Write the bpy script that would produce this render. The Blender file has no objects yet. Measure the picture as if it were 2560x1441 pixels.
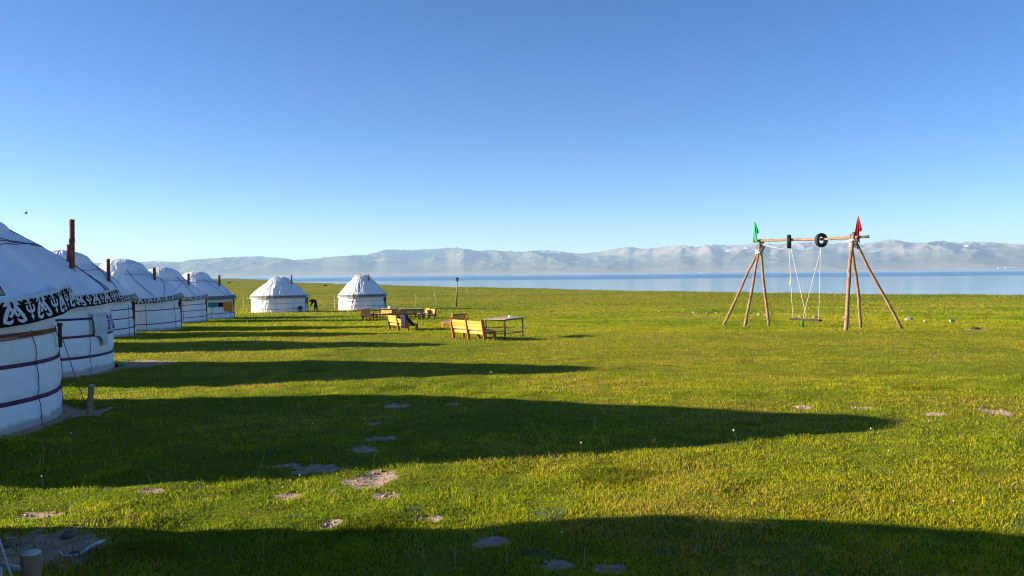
import bpy, bmesh, math, random
import numpy as np
from mathutils import Vector, Matrix, Euler
R = math.radians
PI = math.pi
rng = np.random.default_rng(7)
random.seed(7)
SC = bpy.context.scene
COL = SC.collection

# ------------------------------------------------------------------ camera
cam = bpy.data.cameras.new("camera")
cam.sensor_width = 36.0
cam.lens = 36.0 * 1970 / 2560
cam.clip_start = 0.05
cam.clip_end = 60000
camo = bpy.data.objects.new("camera", cam)
COL.objects.link(camo)
camo.matrix_world = Matrix.Translation((0, 0, 1.75)) @ Matrix.Rotation(R(90 - 1.047), 4, 'X') @ Matrix.Rotation(R(-0.54), 4, 'Z')
SC.camera = camo

# ------------------------------------------------------------------ sky, sun, exposure
SUN_EL, SUN_AZ = 14.3, -89.6          # degrees; azimuth measured from +Y towards +X
world = bpy.data.worlds.new("World")
SC.world = world
world.use_nodes = True
wn = world.node_tree
wn.nodes.clear()
sky = wn.nodes.new("ShaderNodeTexSky")
sky.sky_type = 'NISHITA'
sky.sun_disc = False
sky.sun_elevation = R(SUN_EL)
sky.sun_rotation = R(SUN_AZ)
sky.altitude = 3000
sky.air_density = 1.0
sky.dust_density = 1.6
sky.ozone_density = 3.0
bg = wn.nodes.new("ShaderNodeBackground")
bg.inputs['Strength'].default_value = 0.062
wo = wn.nodes.new("ShaderNodeOutputWorld")
hs = wn.nodes.new('ShaderNodeHueSaturation')
hs.inputs['Saturation'].default_value = 1.22
hs.inputs['Hue'].default_value = 0.511
wn.links.new(sky.outputs[0], hs.inputs['Color'])
wn.links.new(hs.outputs[0], bg.inputs[0])
wn.links.new(bg.outputs[0], wo.inputs[0])

sd = Vector((math.cos(R(SUN_EL)) * math.sin(R(SUN_AZ)), math.cos(R(SUN_EL)) * math.cos(R(SUN_AZ)), math.sin(R(SUN_EL))))
sl = bpy.data.lights.new("sun", 'SUN')
sl.energy = 5.0
sl.angle = R(0.53)
sl.color = (1.0, 0.88, 0.66)
slo = bpy.data.objects.new("sun", sl)
slo.rotation_euler = (-sd).to_track_quat('-Z', 'Y').to_euler()
slo.location = (-60, 0, 40)
COL.objects.link(slo)

SC.view_settings.view_transform = 'Standard'
SC.view_settings.look = 'None'
SC.view_settings.gamma = 1.0
SC.view_settings.exposure = 1.68
SC.view_settings.use_curve_mapping = False
SC.render.engine = 'CYCLES'
cy = SC.cycles
cy.use_denoising = True
cy.denoiser = 'OPENIMAGEDENOISE'
cy.denoising_input_passes = 'RGB_ALBEDO_NORMAL'
cy.filter_width = 1.1
cy.max_bounces = 6
cy.diffuse_bounces = 3
cy.glossy_bounces = 3
cy.transmission_bounces = 3
cy.volume_bounces = 1
cy.transparent_max_bounces = 8
cy.sample_clamp_indirect = 6.0

# ------------------------------------------------------------------ noise (numpy)
_perm = rng.permutation(4096)
_gr = rng.uniform(-1, 1, (4096, 2))
_gr /= np.linalg.norm(_gr, axis=1)[:, None]
def perlin(x, y):
    x = np.asarray(x, float); y = np.asarray(y, float)
    xi = np.floor(x).astype(np.int64); yi = np.floor(y).astype(np.int64)
    xf = x - xi; yf = y - yi
    u = xf * xf * xf * (xf * (xf * 6 - 15) + 10); v = yf * yf * yf * (yf * (yf * 6 - 15) + 10)
    def g(ix, iy, dx, dy):
        h = _perm[(_perm[ix & 4095] + iy) & 4095]
        return _gr[h, 0] * dx + _gr[h, 1] * dy
    a = g(xi, yi, xf, yf); b = g(xi + 1, yi, xf - 1, yf)
    c = g(xi, yi + 1, xf, yf - 1); d = g(xi + 1, yi + 1, xf - 1, yf - 1)
    return (a + (b - a) * u + (c - a) * v + (a - b - c + d) * u * v) * 1.5
def fbm(x, y, o=4, l=2.0, g=0.5):
    s = 0; a = 1.0; t = 0
    for i in range(o):
        s = s + a * perlin(x + 17.3 * i, y - 9.1 * i); t += a
        x = x * l; y = y * l; a *= g
    return s / t
def sstep(a, b, x):
    t = np.clip((x - a) / (b - a), 0, 1)
    return t * t * (3 - 2 * t)

# ------------------------------------------------------------------ ground shape
SHORE = np.array([(1500, -260), (400, 10), (160, 92), (88, 135), (53, 168), (32, 197), (0, 252), (-48, 336), (-143, 533), (-368, 1133), (-600, 1700), (-2500, 3500)], float)
LAKE_Z = -3.35
def shore_sd(x, y):
    """signed distance to the shoreline, positive on land"""
    x = np.asarray(x, float); y = np.asarray(y, float)
    best = np.full(x.shape, 1e18); sign = np.ones(x.shape)
    for a, b in zip(SHORE[:-1], SHORE[1:]):
        d = b - a; L2 = d @ d
        t = np.clip(((x - a[0]) * d[0] + (y - a[1]) * d[1]) / L2, 0, 1)
        ex = x - (a[0] + t * d[0]); ey = y - (a[1] + t * d[1])
        q = ex * ex + ey * ey
        cr = d[0] * (y - a[1]) - d[1] * (x - a[0])
        m = q < best
        best = np.where(m, q, best); sign = np.where(m, np.where(cr > 0, 1.0, -1.0), sign)
    return np.sqrt(best) * sign
def gz(x, y, fine=True):
    x = np.asarray(x, float); y = np.asarray(y, float)
    a = 0.027 * y; k = 0.35
    z = k * np.logaddexp(-a / k, -2.9 / k)
    dist = np.hypot(x, y)
    z = z + fbm(x / 16, y / 16, 2) * 0.05 * sstep(10, 40, dist)
    if fine:
        z = z + (fbm(x / 0.75 + 5, y / 0.75, 3) * 0.040 + fbm(x / 2.6, y / 2.6 + 7, 2) * .05) * (1 - sstep(14, 34, dist)) * sstep(2, 5, dist)
        z = z + fbm(x / 4.5, y / 4.5 + 3, 3) * 0.085 * sstep(10, 30, dist) * (1 - sstep(120, 220, dist))
        z = z + fbm(x / 90, y / 90, 2) * 0.35 * sstep(110, 300, dist)
    if fine: z = z - .010 * dirt_core(x, y)
    s = shore_sd(x, y) + fbm(x / 22, y / 22, 3) * 5.0
    z = np.where(s < 60, z + 0.10 * sstep(26, 5, s), z)
    drop = sstep(1.5, -5.0, s)
    return z * (1 - drop) + (-5.0) * drop
def g0(x, y):
    return float(gz(np.array([x]), np.array([y]))[0])

YURTS = dict(
    y0=(-5.75, 3.0, 2.90), y1=(-9.68, 10.6, 3.05), y2=(-12.85, 18.65, 2.95), yh=(-18.4, 28.3, 2.9),
    y3=(-20.9, 36.7, 2.9), y4=(-21.9, 44.3, 2.95), y5=(-25.15, 56.6, 2.9), y6=(-26.4, 65.8, 2.9),
    ya=(-26.2, 88.8, 2.98), yb=(-18.3, 96.3, 2.76))
DIRT = [(-2.05, 8.0, .24, .22), (-1.40, 7.51, .23, .40), (-3.28, 7.05, .12, .10), (-1.99, 7.01, .11, .15), (-1.71, 8.98, .17, .21),
        (-1.62, 9.65, .24, .16), (-1.88, 12.56, .22, .18), (-.15, 5.53, .15, .12), (.28, 5.04, .14, .10), (-3.33, 5.45, .50, .42),
        (-10.05, 20.84, .95, 1.3), (-6.64, 12.01, .34, .6), (4.43, 12.05, .12, .17), (5.24, 11.87, .17, .12), (-2.46, 8.21, .17, .1),
        (-1.12, 6.9, .12, .14), (-1.44, 6.05, .07, .08), (-.69, 6.15, .12, .08), (6.97, 11.35, .2, .25), (-3.85, 6.37, .2, .09),
        (-1.92, 10.81, .09, .14), (.60, 4.93, .15, .07), (5.98, 11.22, .15, .15), (-.97, 12.72, .14, .09), (-10.6, 19.3, .6, .9), (20.45, 34.72, .4, .5)]
def dirt_core(x, y):
    m = np.zeros(np.shape(x))
    for cx, cy_, rx, ry in DIRT: m = np.maximum(m, sstep(1.25, .5, np.sqrt(((x - cx) / rx) ** 2 + ((y - cy_) / ry) ** 2)))
    return m
def dirt_mask(x, y):
    m = np.zeros(np.shape(x))
    nz = fbm(np.asarray(x) / 0.16, np.asarray(y) / 0.30, 4) * 1.0
    for cx, cy_, rx, ry in DIRT:
        q = np.sqrt(((x - cx) / rx) ** 2 + ((y - cy_) / ry) ** 2)
        m = np.maximum(m, sstep(1.5, 0.35, q + nz * (1.2 if rx < .45 else .6)))
    for k, (cx, cy_, r) in YURTS.items():
        q = np.hypot(x - cx, y - cy_) - r
        m = np.maximum(m, sstep(0.42, 0.14, q + nz * 0.16))
    return m

# ------------------------------------------------------------------ materials
MATS = {}
def nodes(name):
    m = bpy.data.materials.new(name); m.use_nodes = True
    nt = m.node_tree; b = nt.nodes['Principled BSDF']
    MATS[name] = m
    return m, nt, b
def N(nt, t, **kw):
    n = nt.nodes.new(t)
    for k, v in kw.items():
        if k in n.inputs.keys(): n.inputs[k].default_value = v
        else: setattr(n, k, v)
    return n
def coords(nt, space='Object', scale=(1, 1, 1)):
    tc = N(nt, 'ShaderNodeTexCoord'); mp = N(nt, 'ShaderNodeMapping')
    mp.inputs['Scale'].default_value = scale
    nt.links.new(tc.outputs[space], mp.inputs[0])
    return mp.outputs[0]
def noise(nt, vec, scale, detail=4, rough=.55, dist=0.0):
    n = N(nt, 'ShaderNodeTexNoise', Scale=scale, Detail=detail, Roughness=rough, Distortion=dist)
    nt.links.new(vec, n.inputs['Vector']); return n.outputs[0]
def ramp(nt, fac, stops):
    r = N(nt, 'ShaderNodeValToRGB'); e = r.color_ramp.elements
    e[0].position, e[0].color = stops[0][0], (*stops[0][1], 1)
    e[1].position, e[1].color = stops[-1][0], (*stops[-1][1], 1)
    for p, c in stops[1:-1]:
        k = e.new(p); k.color = (*c, 1)
    nt.links.new(fac, r.inputs[0]); return r.outputs[0]
def mixc(nt, fac, a, b, blend='MIX'):
    m = N(nt, 'ShaderNodeMix'); m.data_type = 'RGBA'; m.blend_type = blend
    if isinstance(fac, (int, float)): m.inputs[0].default_value = fac
    else: nt.links.new(fac, m.inputs[0])
    for s, v in ((6, a), (7, b)):
        if isinstance(v, tuple): m.inputs[s].default_value = (*v, 1)
        else: nt.links.new(v, m.inputs[s])
    return m.outputs[2]
def bump(nt, b, h, strength=.3, dist=.01):
    n = N(nt, 'ShaderNodeBump', Strength=strength, Distance=dist)
    nt.links.new(h, n.inputs['Height']); nt.links.new(n.outputs[0], b.inputs['Normal'])
def simple(name, col, rough=.8, var=.25, scale=6.0, metal=0.0, bmp=.25, bdist=.01, stretch=(1, 1, 1), spec=.3):
    m, nt, b = nodes(name)
    v = coords(nt, 'Object', stretch)
    n = noise(nt, v, scale, 5, .6)
    lo = tuple(c * (1 - var) for c in col); hi = tuple(min(1, c * (1 + var)) for c in col)
    nt.links.new(ramp(nt, n, [(.3, lo), (.7, hi)]), b.inputs['Base Color'])
    b.inputs['Roughness'].default_value = rough; b.inputs['Metallic'].default_value = metal
    b.inputs['Specular IOR Level'].default_value = spec
    if bmp: bump(nt, b, noise(nt, v, scale * 4, 4, .6), bmp, bdist)
    return m
def wood(name, c1, c2, scale=3.0, grain=(1, 14, 14), rough=.75):
    m, nt, b = nodes(name)
    v = coords(nt, 'Object', grain)
    n = noise(nt, v, scale, 6, .65, .6)
    big = noise(nt, coords(nt, 'Object'), 2.0, 3)
    c = ramp(nt, n, [(.25, c1), (.5, tuple((a + d) / 2 for a, d in zip(c1, c2))), (.75, c2)])
    c = mixc(nt, big, c, mixc(nt, .5, c, (0.10, .06, .03)), 'MIX')
    oi = N(nt, 'ShaderNodeObjectInfo')
    c = mixc(nt, 1.0, c, ramp(nt, oi.outputs['Random'], [(0, (.66, .62, .58)), (.5, (.95, .93, .9)), (1, (1.12, 1.1, 1.05))]), 'MULTIPLY')
    kn = ramp(nt, noise(nt, coords(nt, 'Object', (1, .45, 1)), 9, 2, .5), [(.70, (1, 1, 1)), (.76, (.45, .36, .28))])
    c = mixc(nt, .8, c, kn, 'MULTIPLY')
    nt.links.new(c, b.inputs['Base Color'])
    b.inputs['Roughness'].default_value = rough
    b.inputs['Specular IOR Level'].default_value = .3
    bump(nt, b, n, .35, .004)
    return m
def canvas(name, stain=.3, warm=0.0):
    m, nt, b = nodes(name)
    v = coords(nt, 'Object')
    n1 = noise(nt, coords(nt, 'Object', (1, 1, .5)), .9, 5, .62)
    n2 = noise(nt, v, 14, 4, .6)
    n3 = noise(nt, coords(nt, 'Object', (1, 1, .22)), 3.0, 5, .7)
    c = ramp(nt, n1, [(.28, (.78, .78 - warm, .755 - warm)), (.5, (.86, .857 - warm, .845 - warm)), (.75, (.90, .898, .89))])
    d = ramp(nt, n3, [(.55, (1, 1, 1)), (.80, (1 - stain, 1 - stain * 1.05, 1 - stain * 1.15))])
    c = mixc(nt, 1.0, c, d, 'MULTIPLY')
    sp = ramp(nt, n2, [(.70, (1, 1, 1)), (.78, (.72, .7, .66))])
    c = mixc(nt, .6, c, sp, 'MULTIPLY')
    sz = N(nt, 'ShaderNodeSeparateXYZ'); nt.links.new(v, sz.inputs[0])
    hm = N(nt, 'ShaderNodeMath', operation='MULTIPLY_ADD'); hm.inputs[1].default_value = -.22
    nt.links.new(noise(nt, v, 4.0, 5, .7), hm.inputs[0]); nt.links.new(sz.outputs[2], hm.inputs[2])
    mud = ramp(nt, hm.outputs[0], [(.0, (.45, .39, .32)), (.07, (1, 1, 1))])
    c = mixc(nt, .8, c, mud, 'MULTIPLY')
    nt.links.new(c, b.inputs['Base Color'])
    b.inputs['Roughness'].default_value = .85
    b.inputs['Specular IOR Level'].default_value = .2
    f = N(nt, 'ShaderNodeMath', operation='ADD')
    nt.links.new(noise(nt, v, 5.0, 5, .6, .8), f.inputs[0])
    w = N(nt, 'ShaderNodeMath', operation='MULTIPLY'); w.inputs[1].default_value = .08
    nt.links.new(noise(nt, v, 160, 2), w.inputs[0]); nt.links.new(w.outputs[0], f.inputs[1])
    bump(nt, b, f.outputs[0], .55, .05)
    return m

M_CANVAS = canvas('white_canvas', .13)
M_CANVAS2 = canvas('creamy_canvas', .20, .02)
M_BLACK = simple('black_felt', (.012, .009, .010), .95, .3, 20, spec=.1)
M_FELT = simple('white_felt', (.70, .69, .66), .95, .12, 25, spec=.1)
M_STRAP = simple('purple_strap', (.13, .05, .09), .9, .35, 12, stretch=(1, 1, 3), spec=.1)
M_STRAPB = simple('indigo_strap', (.06, .05, .14), .9, .35, 12, spec=.1)
M_ROPE = simple('dark_rope', (.10, .09, .12), .95, .3, 40, spec=.1)
M_ROPEW = simple('white_rope', (.62, .58, .50), .95, .2, 40, spec=.1)
M_RUST = simple('rusty_pipe', (.21, .055, .028), .75, .45, 9, metal=.15, bmp=.4)
M_FLASH = simple('grey_flashing', (.50, .50, .50), .7, .2, 8)
M_DOOR = wood('red_brown_door', (.10, .025, .015), (.19, .05, .03), 3, (14, 14, 1))
M_PINE = wood('yellow_pine', (.60, .34, .045), (.74, .48, .09), 3, (14, 2, 14))
M_ORANGEW = wood('orange_wood', (.42, .12, .025), (.60, .21, .045), 3, (14, 14, 2))  # redder wood tone than the pine planks, used on the bench frames
M_DARKW = wood('dark_brown_wood', (.055, .025, .018), (.11, .05, .035), 3, (14, 2, 14))
M_GREYW = wood('pale_weathered_wood', (.42, .34, .26), (.60, .50, .40), 3, (2, 14, 14))
M_POST = wood('weathered_post', (.20, .12, .065), (.50, .33, .20), 3, (10, 10, 1.2))
M_ENDG = simple('cut_end_grain', (.52, .50, .46), .85, .2, 18)
M_LOG = None
M_STEEL = simple('dark_steel', (.018, .017, .018), .55, .3, 12, metal=.4, bmp=.1)
M_RUBBER = simple('black_rubber', (.016, .016, .017), .7, .3, 14, bmp=.3)
M_GREENC = simple('green_cloth', (.02, .32, .10), .85, .2, 6, spec=.1)
M_REDC = simple('red_cloth', (.52, .008, .012), .85, .2, 6, spec=.1)
M_ORANGE = simple('orange_towel', (.85, .26, .012), .95, .12, 12, spec=.1)
M_TEAL = simple('teal_cloth', (.02, .22, .27), .95, .3, 8, spec=.1)
M_DARKC = simple('near_black_cloth', (.012, .010, .013), .95, .3, 8, spec=.1)
M_NAVY = simple('navy_jacket_cloth', (.018, .018, .05), .9, .3, 10, spec=.15)
M_GREYC = simple('grey_white_cloth', (.62, .61, .62), .9, .12, 10, spec=.1)
M_BLUEP = None
M_SKIN = simple('skin', (.30, .16, .10), .6, .1, 10, bmp=0)
M_BONE = simple('whitish_peel', (.66, .66, .68), .85, .2, 22)
M_PLASTIC = simple('green_plastic', (.01, .42, .16), .5, .15, 8, bmp=0)
M_COW = simple('dark_hide', (.03, .018, .012), .9, .3, 4)
M_WHITE = simple('white_paint', (.78, .78, .76), .6, .08, 8, bmp=.1)
M_WIRE = simple('pale_wire', (.42, .40, .36), .7, .2, 10, bmp=0)

def log_material():
    m, nt, b = nodes('peeled_log')
    v = coords(nt, 'Object', (6, 6, 1.2)); v2 = coords(nt, 'Object', (1, 1, .7))
    n = noise(nt, v, 3, 6, .7, .4)
    c = ramp(nt, n, [(.30, (.06, .035, .024)), (.46, (.19, .115, .072)), (.70, (.36, .265, .195))])
    patch = ramp(nt, noise(nt, v2, 2.3, 4, .6), [(.50, (0, 0, 0)), (.62, (1, 1, 1))])
    c = mixc(nt, patch, c, mixc(nt, .65, c, (.46, .17, .06)))
    k = ramp(nt, noise(nt, coords(nt, 'Object', (1, 1, .5)), 11, 3, .6), [(.60, (0, 0, 0)), (.68, (1, 1, 1))])
    c = mixc(nt, k, c, (.11, .06, .04))
    nt.links.new(c, b.inputs['Base Color']); b.inputs['Roughness'].default_value = .8
    b.inputs['Specular IOR Level'].default_value = .3
    bump(nt, b, n, .5, .012)
    return m
M_LOG = log_material()
def print_cloth():
    m, nt, b = nodes('blue_and_white_print')
    v = coords(nt, 'Object')
    n = noise(nt, v, 15, 3, .6, 1.2)
    nt.links.new(ramp(nt, n, [(.46, (.65, .66, .70)), (.52, (.02, .025, .26))]), b.inputs['Base Color'])
    b.inputs['Roughness'].default_value = .9
    return m
M_BLUEP = print_cloth()

def grass_material():
    m, nt, b = nodes('meadow_grass')
    at = N(nt, 'ShaderNodeAttribute', attribute_name='tint')
    nt.links.new(at.outputs['Color'], b.inputs['Base Color'])
    b.inputs['Roughness'].default_value = .75
    b.inputs['Specular IOR Level'].default_value = .05
    tr = N(nt, 'ShaderNodeBsdfTranslucent')
    nt.links.new(at.outputs['Color'], tr.inputs[0])
    mx = N(nt, 'ShaderNodeMixShader'); mx.inputs[0].default_value = .5
    nt.links.new(b.outputs[0], mx.inputs[1]); nt.links.new(tr.outputs[0], mx.inputs[2])
    nt.links.new(mx.outputs[0], nt.nodes['Material Output'].inputs['Surface'])
    return m
M_GRASS = grass_material()
def ground_material():
    m, nt, b = nodes('meadow_soil_and_turf')
    at = N(nt, 'ShaderNodeAttribute', attribute_name='dirt')
    v = coords(nt, 'Object')
    vs = coords(nt, 'Object', (.35, 1, 1))
    a = noise(nt, vs, .05, 5, .6); c2 = noise(nt, v, 2.4, 5, .65); f = noise(nt, v, 22, 4, .7)
    g = ramp(nt, a, [(.35, (.16, .20, .012)), (.5, (.25, .24, .016)), (.66, (.32, .26, .024))])
    g = mixc(nt, 1.0, g, ramp(nt, c2, [(.3, (.6, .65, .6)), (.7, (1.15, 1.1, 1.1))]), 'MULTIPLY')
    g = mixc(nt, 1.0, g, ramp(nt, f, [(.3, (.45, .45, .45)), (.7, (1.2, 1.2, 1.2))]), 'MULTIPLY')
    so = ramp(nt, noise(nt, v, 9, 6, .7), [(.3, (.38, .25, .165)), (.55, (.56, .40, .285)), (.8, (.68, .52, .40))])
    so = mixc(nt, 1.0, so, ramp(nt, noise(nt, v, 70, 3, .7), [(.3, (.7, .7, .7)), (.7, (1.1, 1.1, 1.1))]), 'MULTIPLY')
    ad = N(nt, 'ShaderNodeMath', operation='MULTIPLY_ADD'); ad.inputs[1].default_value = 1.1
    nt.links.new(noise(nt, coords(nt, 'Object', (1, .6, 1)), 13, 5, .7), ad.inputs[0]); nt.links.new(at.outputs['Fac'], ad.inputs[2])
    edge = N(nt, 'ShaderNodeMapRange'); edge.inputs[1].default_value = .85; edge.inputs[2].default_value = 1.15; nt.links.new(ad.outputs[0], edge.inputs[0])
    gate = N(nt, 'ShaderNodeMath', operation='GREATER_THAN'); gate.inputs[1].default_value = .03; nt.links.new(at.outputs['Fac'], gate.inputs[0])
    eg = N(nt, 'ShaderNodeMath', operation='MULTIPLY'); nt.links.new(edge.outputs[0], eg.inputs[0]); nt.links.new(gate.outputs[0], eg.inputs[1])
    nt.links.new(mixc(nt, eg.outputs[0], g, so), b.inputs['Base Color'])
    b.inputs['Roughness'].default_value = .95; b.inputs['Specular IOR Level'].default_value = .05
    h = N(nt, 'ShaderNodeMath', operation='ADD')
    nt.links.new(noise(nt, v, 30, 5, .7), h.inputs[0]); nt.links.new(noise(nt, v, 4, 4, .6), h.inputs[1])
    bump(nt, b, h.outputs[0], .8, .05)
    return m
M_GROUND = ground_material()
def water_material():
    m, nt, b = nodes('lake_water')
    g = N(nt, 'ShaderNodeNewGeometry'); sp = N(nt, 'ShaderNodeSeparateXYZ')
    nt.links.new(g.outputs['Position'], sp.inputs[0])
    v = coords(nt, 'Object', (.18, 1, 1))
    n = noise(nt, v, .004, 4, .6)
    n2 = noise(nt, coords(nt, 'Object', (.08, 1, 1)), .012, 3, .6)
    def mr(src, a, b_, c, d):
        k = N(nt, 'ShaderNodeMapRange'); k.interpolation_type = 'SMOOTHSTEP'
        k.inputs[1].default_value, k.inputs[2].default_value, k.inputs[3].default_value, k.inputs[4].default_value = a, b_, c, d
        nt.links.new(src, k.inputs[0]); return k.outputs[0]
    def ma(op, a, b_):
        k = N(nt, 'ShaderNodeMath', operation=op)
        for i, s in enumerate((a, b_)):
            if isinstance(s, (int, float)): k.inputs[i].default_value = s
            else: nt.links.new(s, k.inputs[i])
        return k.outputs[0]
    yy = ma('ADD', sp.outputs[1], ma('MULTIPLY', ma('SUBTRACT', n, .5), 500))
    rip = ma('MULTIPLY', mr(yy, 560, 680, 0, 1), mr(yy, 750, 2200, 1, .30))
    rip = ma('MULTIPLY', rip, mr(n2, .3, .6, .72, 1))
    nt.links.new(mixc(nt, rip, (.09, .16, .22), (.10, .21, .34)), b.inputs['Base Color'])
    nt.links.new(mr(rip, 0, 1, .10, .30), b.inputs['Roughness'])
    b.inputs['IOR'].default_value = 1.33
    wv = noise(nt, coords(nt, 'Object', (.5, 1, 1)), .6, 4, .6)
    bm = N(nt, 'ShaderNodeBump', Distance=.08); nt.links.new(wv, bm.inputs['Height'])
    nt.links.new(mr(rip, 0, 1, .05, .6), bm.inputs['Strength']); nt.links.new(bm.outputs[0], b.inputs['Normal'])
    return m
M_WATER = water_material()
def hill_material():
    m, nt, b = nodes('mountain_slopes')
    at = N(nt, 'ShaderNodeAttribute', attribute_name='tint')
    nz = noise(nt, coords(nt, 'Object', (1, 1, 2)), .004, 6, .65)
    c = mixc(nt, 1.0, at.outputs['Color'], ramp(nt, nz, [(.3, (.75, .75, .75)), (.7, (1.2, 1.2, 1.2))]), 'MULTIPLY')
    nt.links.new(c, b.inputs['Base Color'])
    b.inputs['Roughness'].default_value = 1; b.inputs['Specular IOR Level'].default_value = 0
    return m
M_HILL = hill_material()
M_ROCK = simple('pale_stone', (.27, .25, .21), .9, .4, 9, bmp=.6)
M_ROCKD = simple('brown_stone', (.15, .11, .10), .9, .3, 7, bmp=.6)
M_DUNG = simple('dark_earth', (.035, .028, .018), 1.0, .3, 7)

# ------------------------------------------------------------------ mesh helpers
class MB:
    def __init__(s): s.v = []; s.f = []
    def add(s, vs, fs):
        o = len(s.v); s.v += [tuple(p) for p in vs]; s.f += [tuple(i + o for i in f) for f in fs]
    def box(s, c, size, rot=None):
        h = [k / 2 for k in size]; P = []
        for x in (-1, 1):
            for y in (-1, 1):
                for z in (-1, 1):
                    p = Vector((x * h[0], y * h[1], z * h[2]))
                    if rot: p = rot @ p
                    P.append(p + Vector(c))
        s.add(P, [(0, 1, 3, 2), (4, 6, 7, 5), (0, 4, 5, 1), (2, 3, 7, 6), (0, 2, 6, 4), (1, 5, 7, 3)])
    def prism(s, poly, a, b):
        """poly: (x,z) outline, extruded along y from a to b"""
        n = len(poly)
        vs = [(x, a, z) for x, z in poly] + [(x, b, z) for x, z in poly]
        s.add(vs, [tuple(range(n)), tuple(range(2 * n - 1, n - 1, -1))] + [(i, i + n, (i + 1) % n + n, (i + 1) % n) for i in range(n)])
    def tube(s, pts, rad, n=8, caps=True, wob=0.0, seed=0):
        pts = [Vector(p) for p in pts]; m = len(pts)
        if isinstance(rad, (int, float)): rad = [rad] * m
        rs = random.Random(seed); vs = []; up = Vector((0, 0, 1))
        for i, p in enumerate(pts):
            t = (pts[min(i + 1, m - 1)] - pts[max(i - 1, 0)]).normalized()
            r_ = Vector((1, 0, 0)) if abs(t.z) > .9 else up
            u = t.cross(r_).normalized(); w = t.cross(u)
            for k in range(n):
                a = 2 * PI * k / n; rr = rad[i] * (1 + wob * rs.uniform(-1, 1))
                vs.append(p + u * math.cos(a) * rr + w * math.sin(a) * rr)
        fs = [(i * n + k, i * n + (k + 1) % n, (i + 1) * n + (k + 1) % n, (i + 1) * n + k) for i in range(m - 1) for k in range(n)]
        if caps: fs += [tuple(range(n))[::-1], tuple((m - 1) * n + k for k in range(n))]
        s.add(vs, fs)
    def build(s, name, mat, parent=None, smooth=False, bev=0.0, loc=None):
        me = bpy.data.meshes.new(name); me.from_pydata(s.v, [], s.f); me.update()
        bm = bmesh.new(); bm.from_mesh(me); bmesh.ops.recalc_face_normals(bm, faces=bm.faces); bm.to_mesh(me); bm.free()
        return finish(name, me, mat, parent, smooth, bev, loc)
def finish(name, me, mat, parent=None, smooth=False, bev=0.0, loc=None):
    if mat: me.materials.append(mat)
    if smooth: me.shade_smooth()
    o = bpy.data.objects.new(name, me); COL.objects.link(o)
    if parent: o.parent = parent
    if loc is not None: o.location = loc
    if bev:
        b = o.modifiers.new('bevel', 'BEVEL'); b.width = bev; b.segments = 2; b.limit_method = 'ANGLE'
    return o
def grid_mesh(name, V, nu, nv, wrap=False):
    """V: (nu,nv,3) array -> mesh of quads"""
    me = bpy.data.meshes.new(name)
    idx = np.arange(nu * nv).reshape(nu, nv)
    a = idx if wrap else idx[:-1]
    b = np.roll(idx, -1, 0) if wrap else idx[1:]
    Q = np.stack([a[:, :-1], b[:, :-1], b[:, 1:], a[:, 1:]], -1).reshape(-1, 4)
    raw(me, V.reshape(-1, 3), Q)
    return me
def raw(me, V, F):
    F = np.asarray(F, np.int32); k = F.shape[1]
    me.vertices.add(len(V)); me.vertices.foreach_set('co', np.ascontiguousarray(V, np.float32).ravel())
    me.loops.add(F.size); me.loops.foreach_set('vertex_index', F.ravel())
    me.polygons.add(len(F)); me.polygons.foreach_set('loop_start', np.arange(0, F.size, k, dtype=np.int32))
    me.update(calc_edges=True)
def empty(name, loc, rz=0.0):
    o = bpy.data.objects.new(name, None); COL.objects.link(o); o.location = loc; o.rotation_euler = (0, 0, rz); o.empty_display_size = .2
    return o
def tag(o, label, cat, group=None):
    o['label'] = label; o['category'] = cat
    if group: o['group'] = group
    return o
def copy_tree(o, parent=None):
    c = o.copy(); COL.objects.link(c); c.parent = parent
    for ch in list(o.children):
        copy_tree(ch, c)
    return c
def fattr(me, name, data, color=False):
    a = me.attributes.new(name, 'FLOAT_COLOR' if color else 'FLOAT', 'POINT')
    if color:
        d = np.ones((len(data), 4), np.float32); d[:, :3] = data
        a.data.foreach_set('color', d.ravel())
    else: a.data.foreach_set('value', np.asarray(data, np.float32).ravel())

# ------------------------------------------------------------------ ground sheet
def build_ground():
    front = np.concatenate([np.linspace(-180, -46, 34)[:-1], np.linspace(-46, 46, 300), np.linspace(46, 180, 34)[1:-1]])
    az = np.radians(front)
    rr = [0.6]
    while rr[-1] < 21000:
        r = rr[-1]; rr.append(r * (1.035 if r < 4 else 1.0095 if r < 45 else 1.02 if r < 1600 else 1.1))
    rr = np.array(rr)
    A, Rr = np.meshgrid(az, rr, indexing='ij')
    X = Rr * np.sin(A); Y = Rr * np.cos(A)
    Z = gz(X, Y)
    far = Rr > 6000
    Z = np.where(far & (shore_sd(X, Y) < 0), -6.0, Z)
    V = np.stack([X, Y, Z], -1)
    me = grid_mesh('ground', V, len(az), len(rr), wrap=True)
    fattr(me, 'dirt', dirt_mask(X.ravel(), Y.ravel()))
    o = finish('ground', me, M_GROUND, None, True)
    o['kind'] = 'structure'
build_ground()
def build_lake():
    me = bpy.data.meshes.new('lake')
    raw(me, np.array([(-16000, -6000, LAKE_Z), (20000, -6000, LAKE_Z), (20000, 19000, LAKE_Z), (-16000, 19000, LAKE_Z)], float), [(0, 1, 2, 3)])
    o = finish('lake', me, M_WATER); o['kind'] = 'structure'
build_lake()

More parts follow.
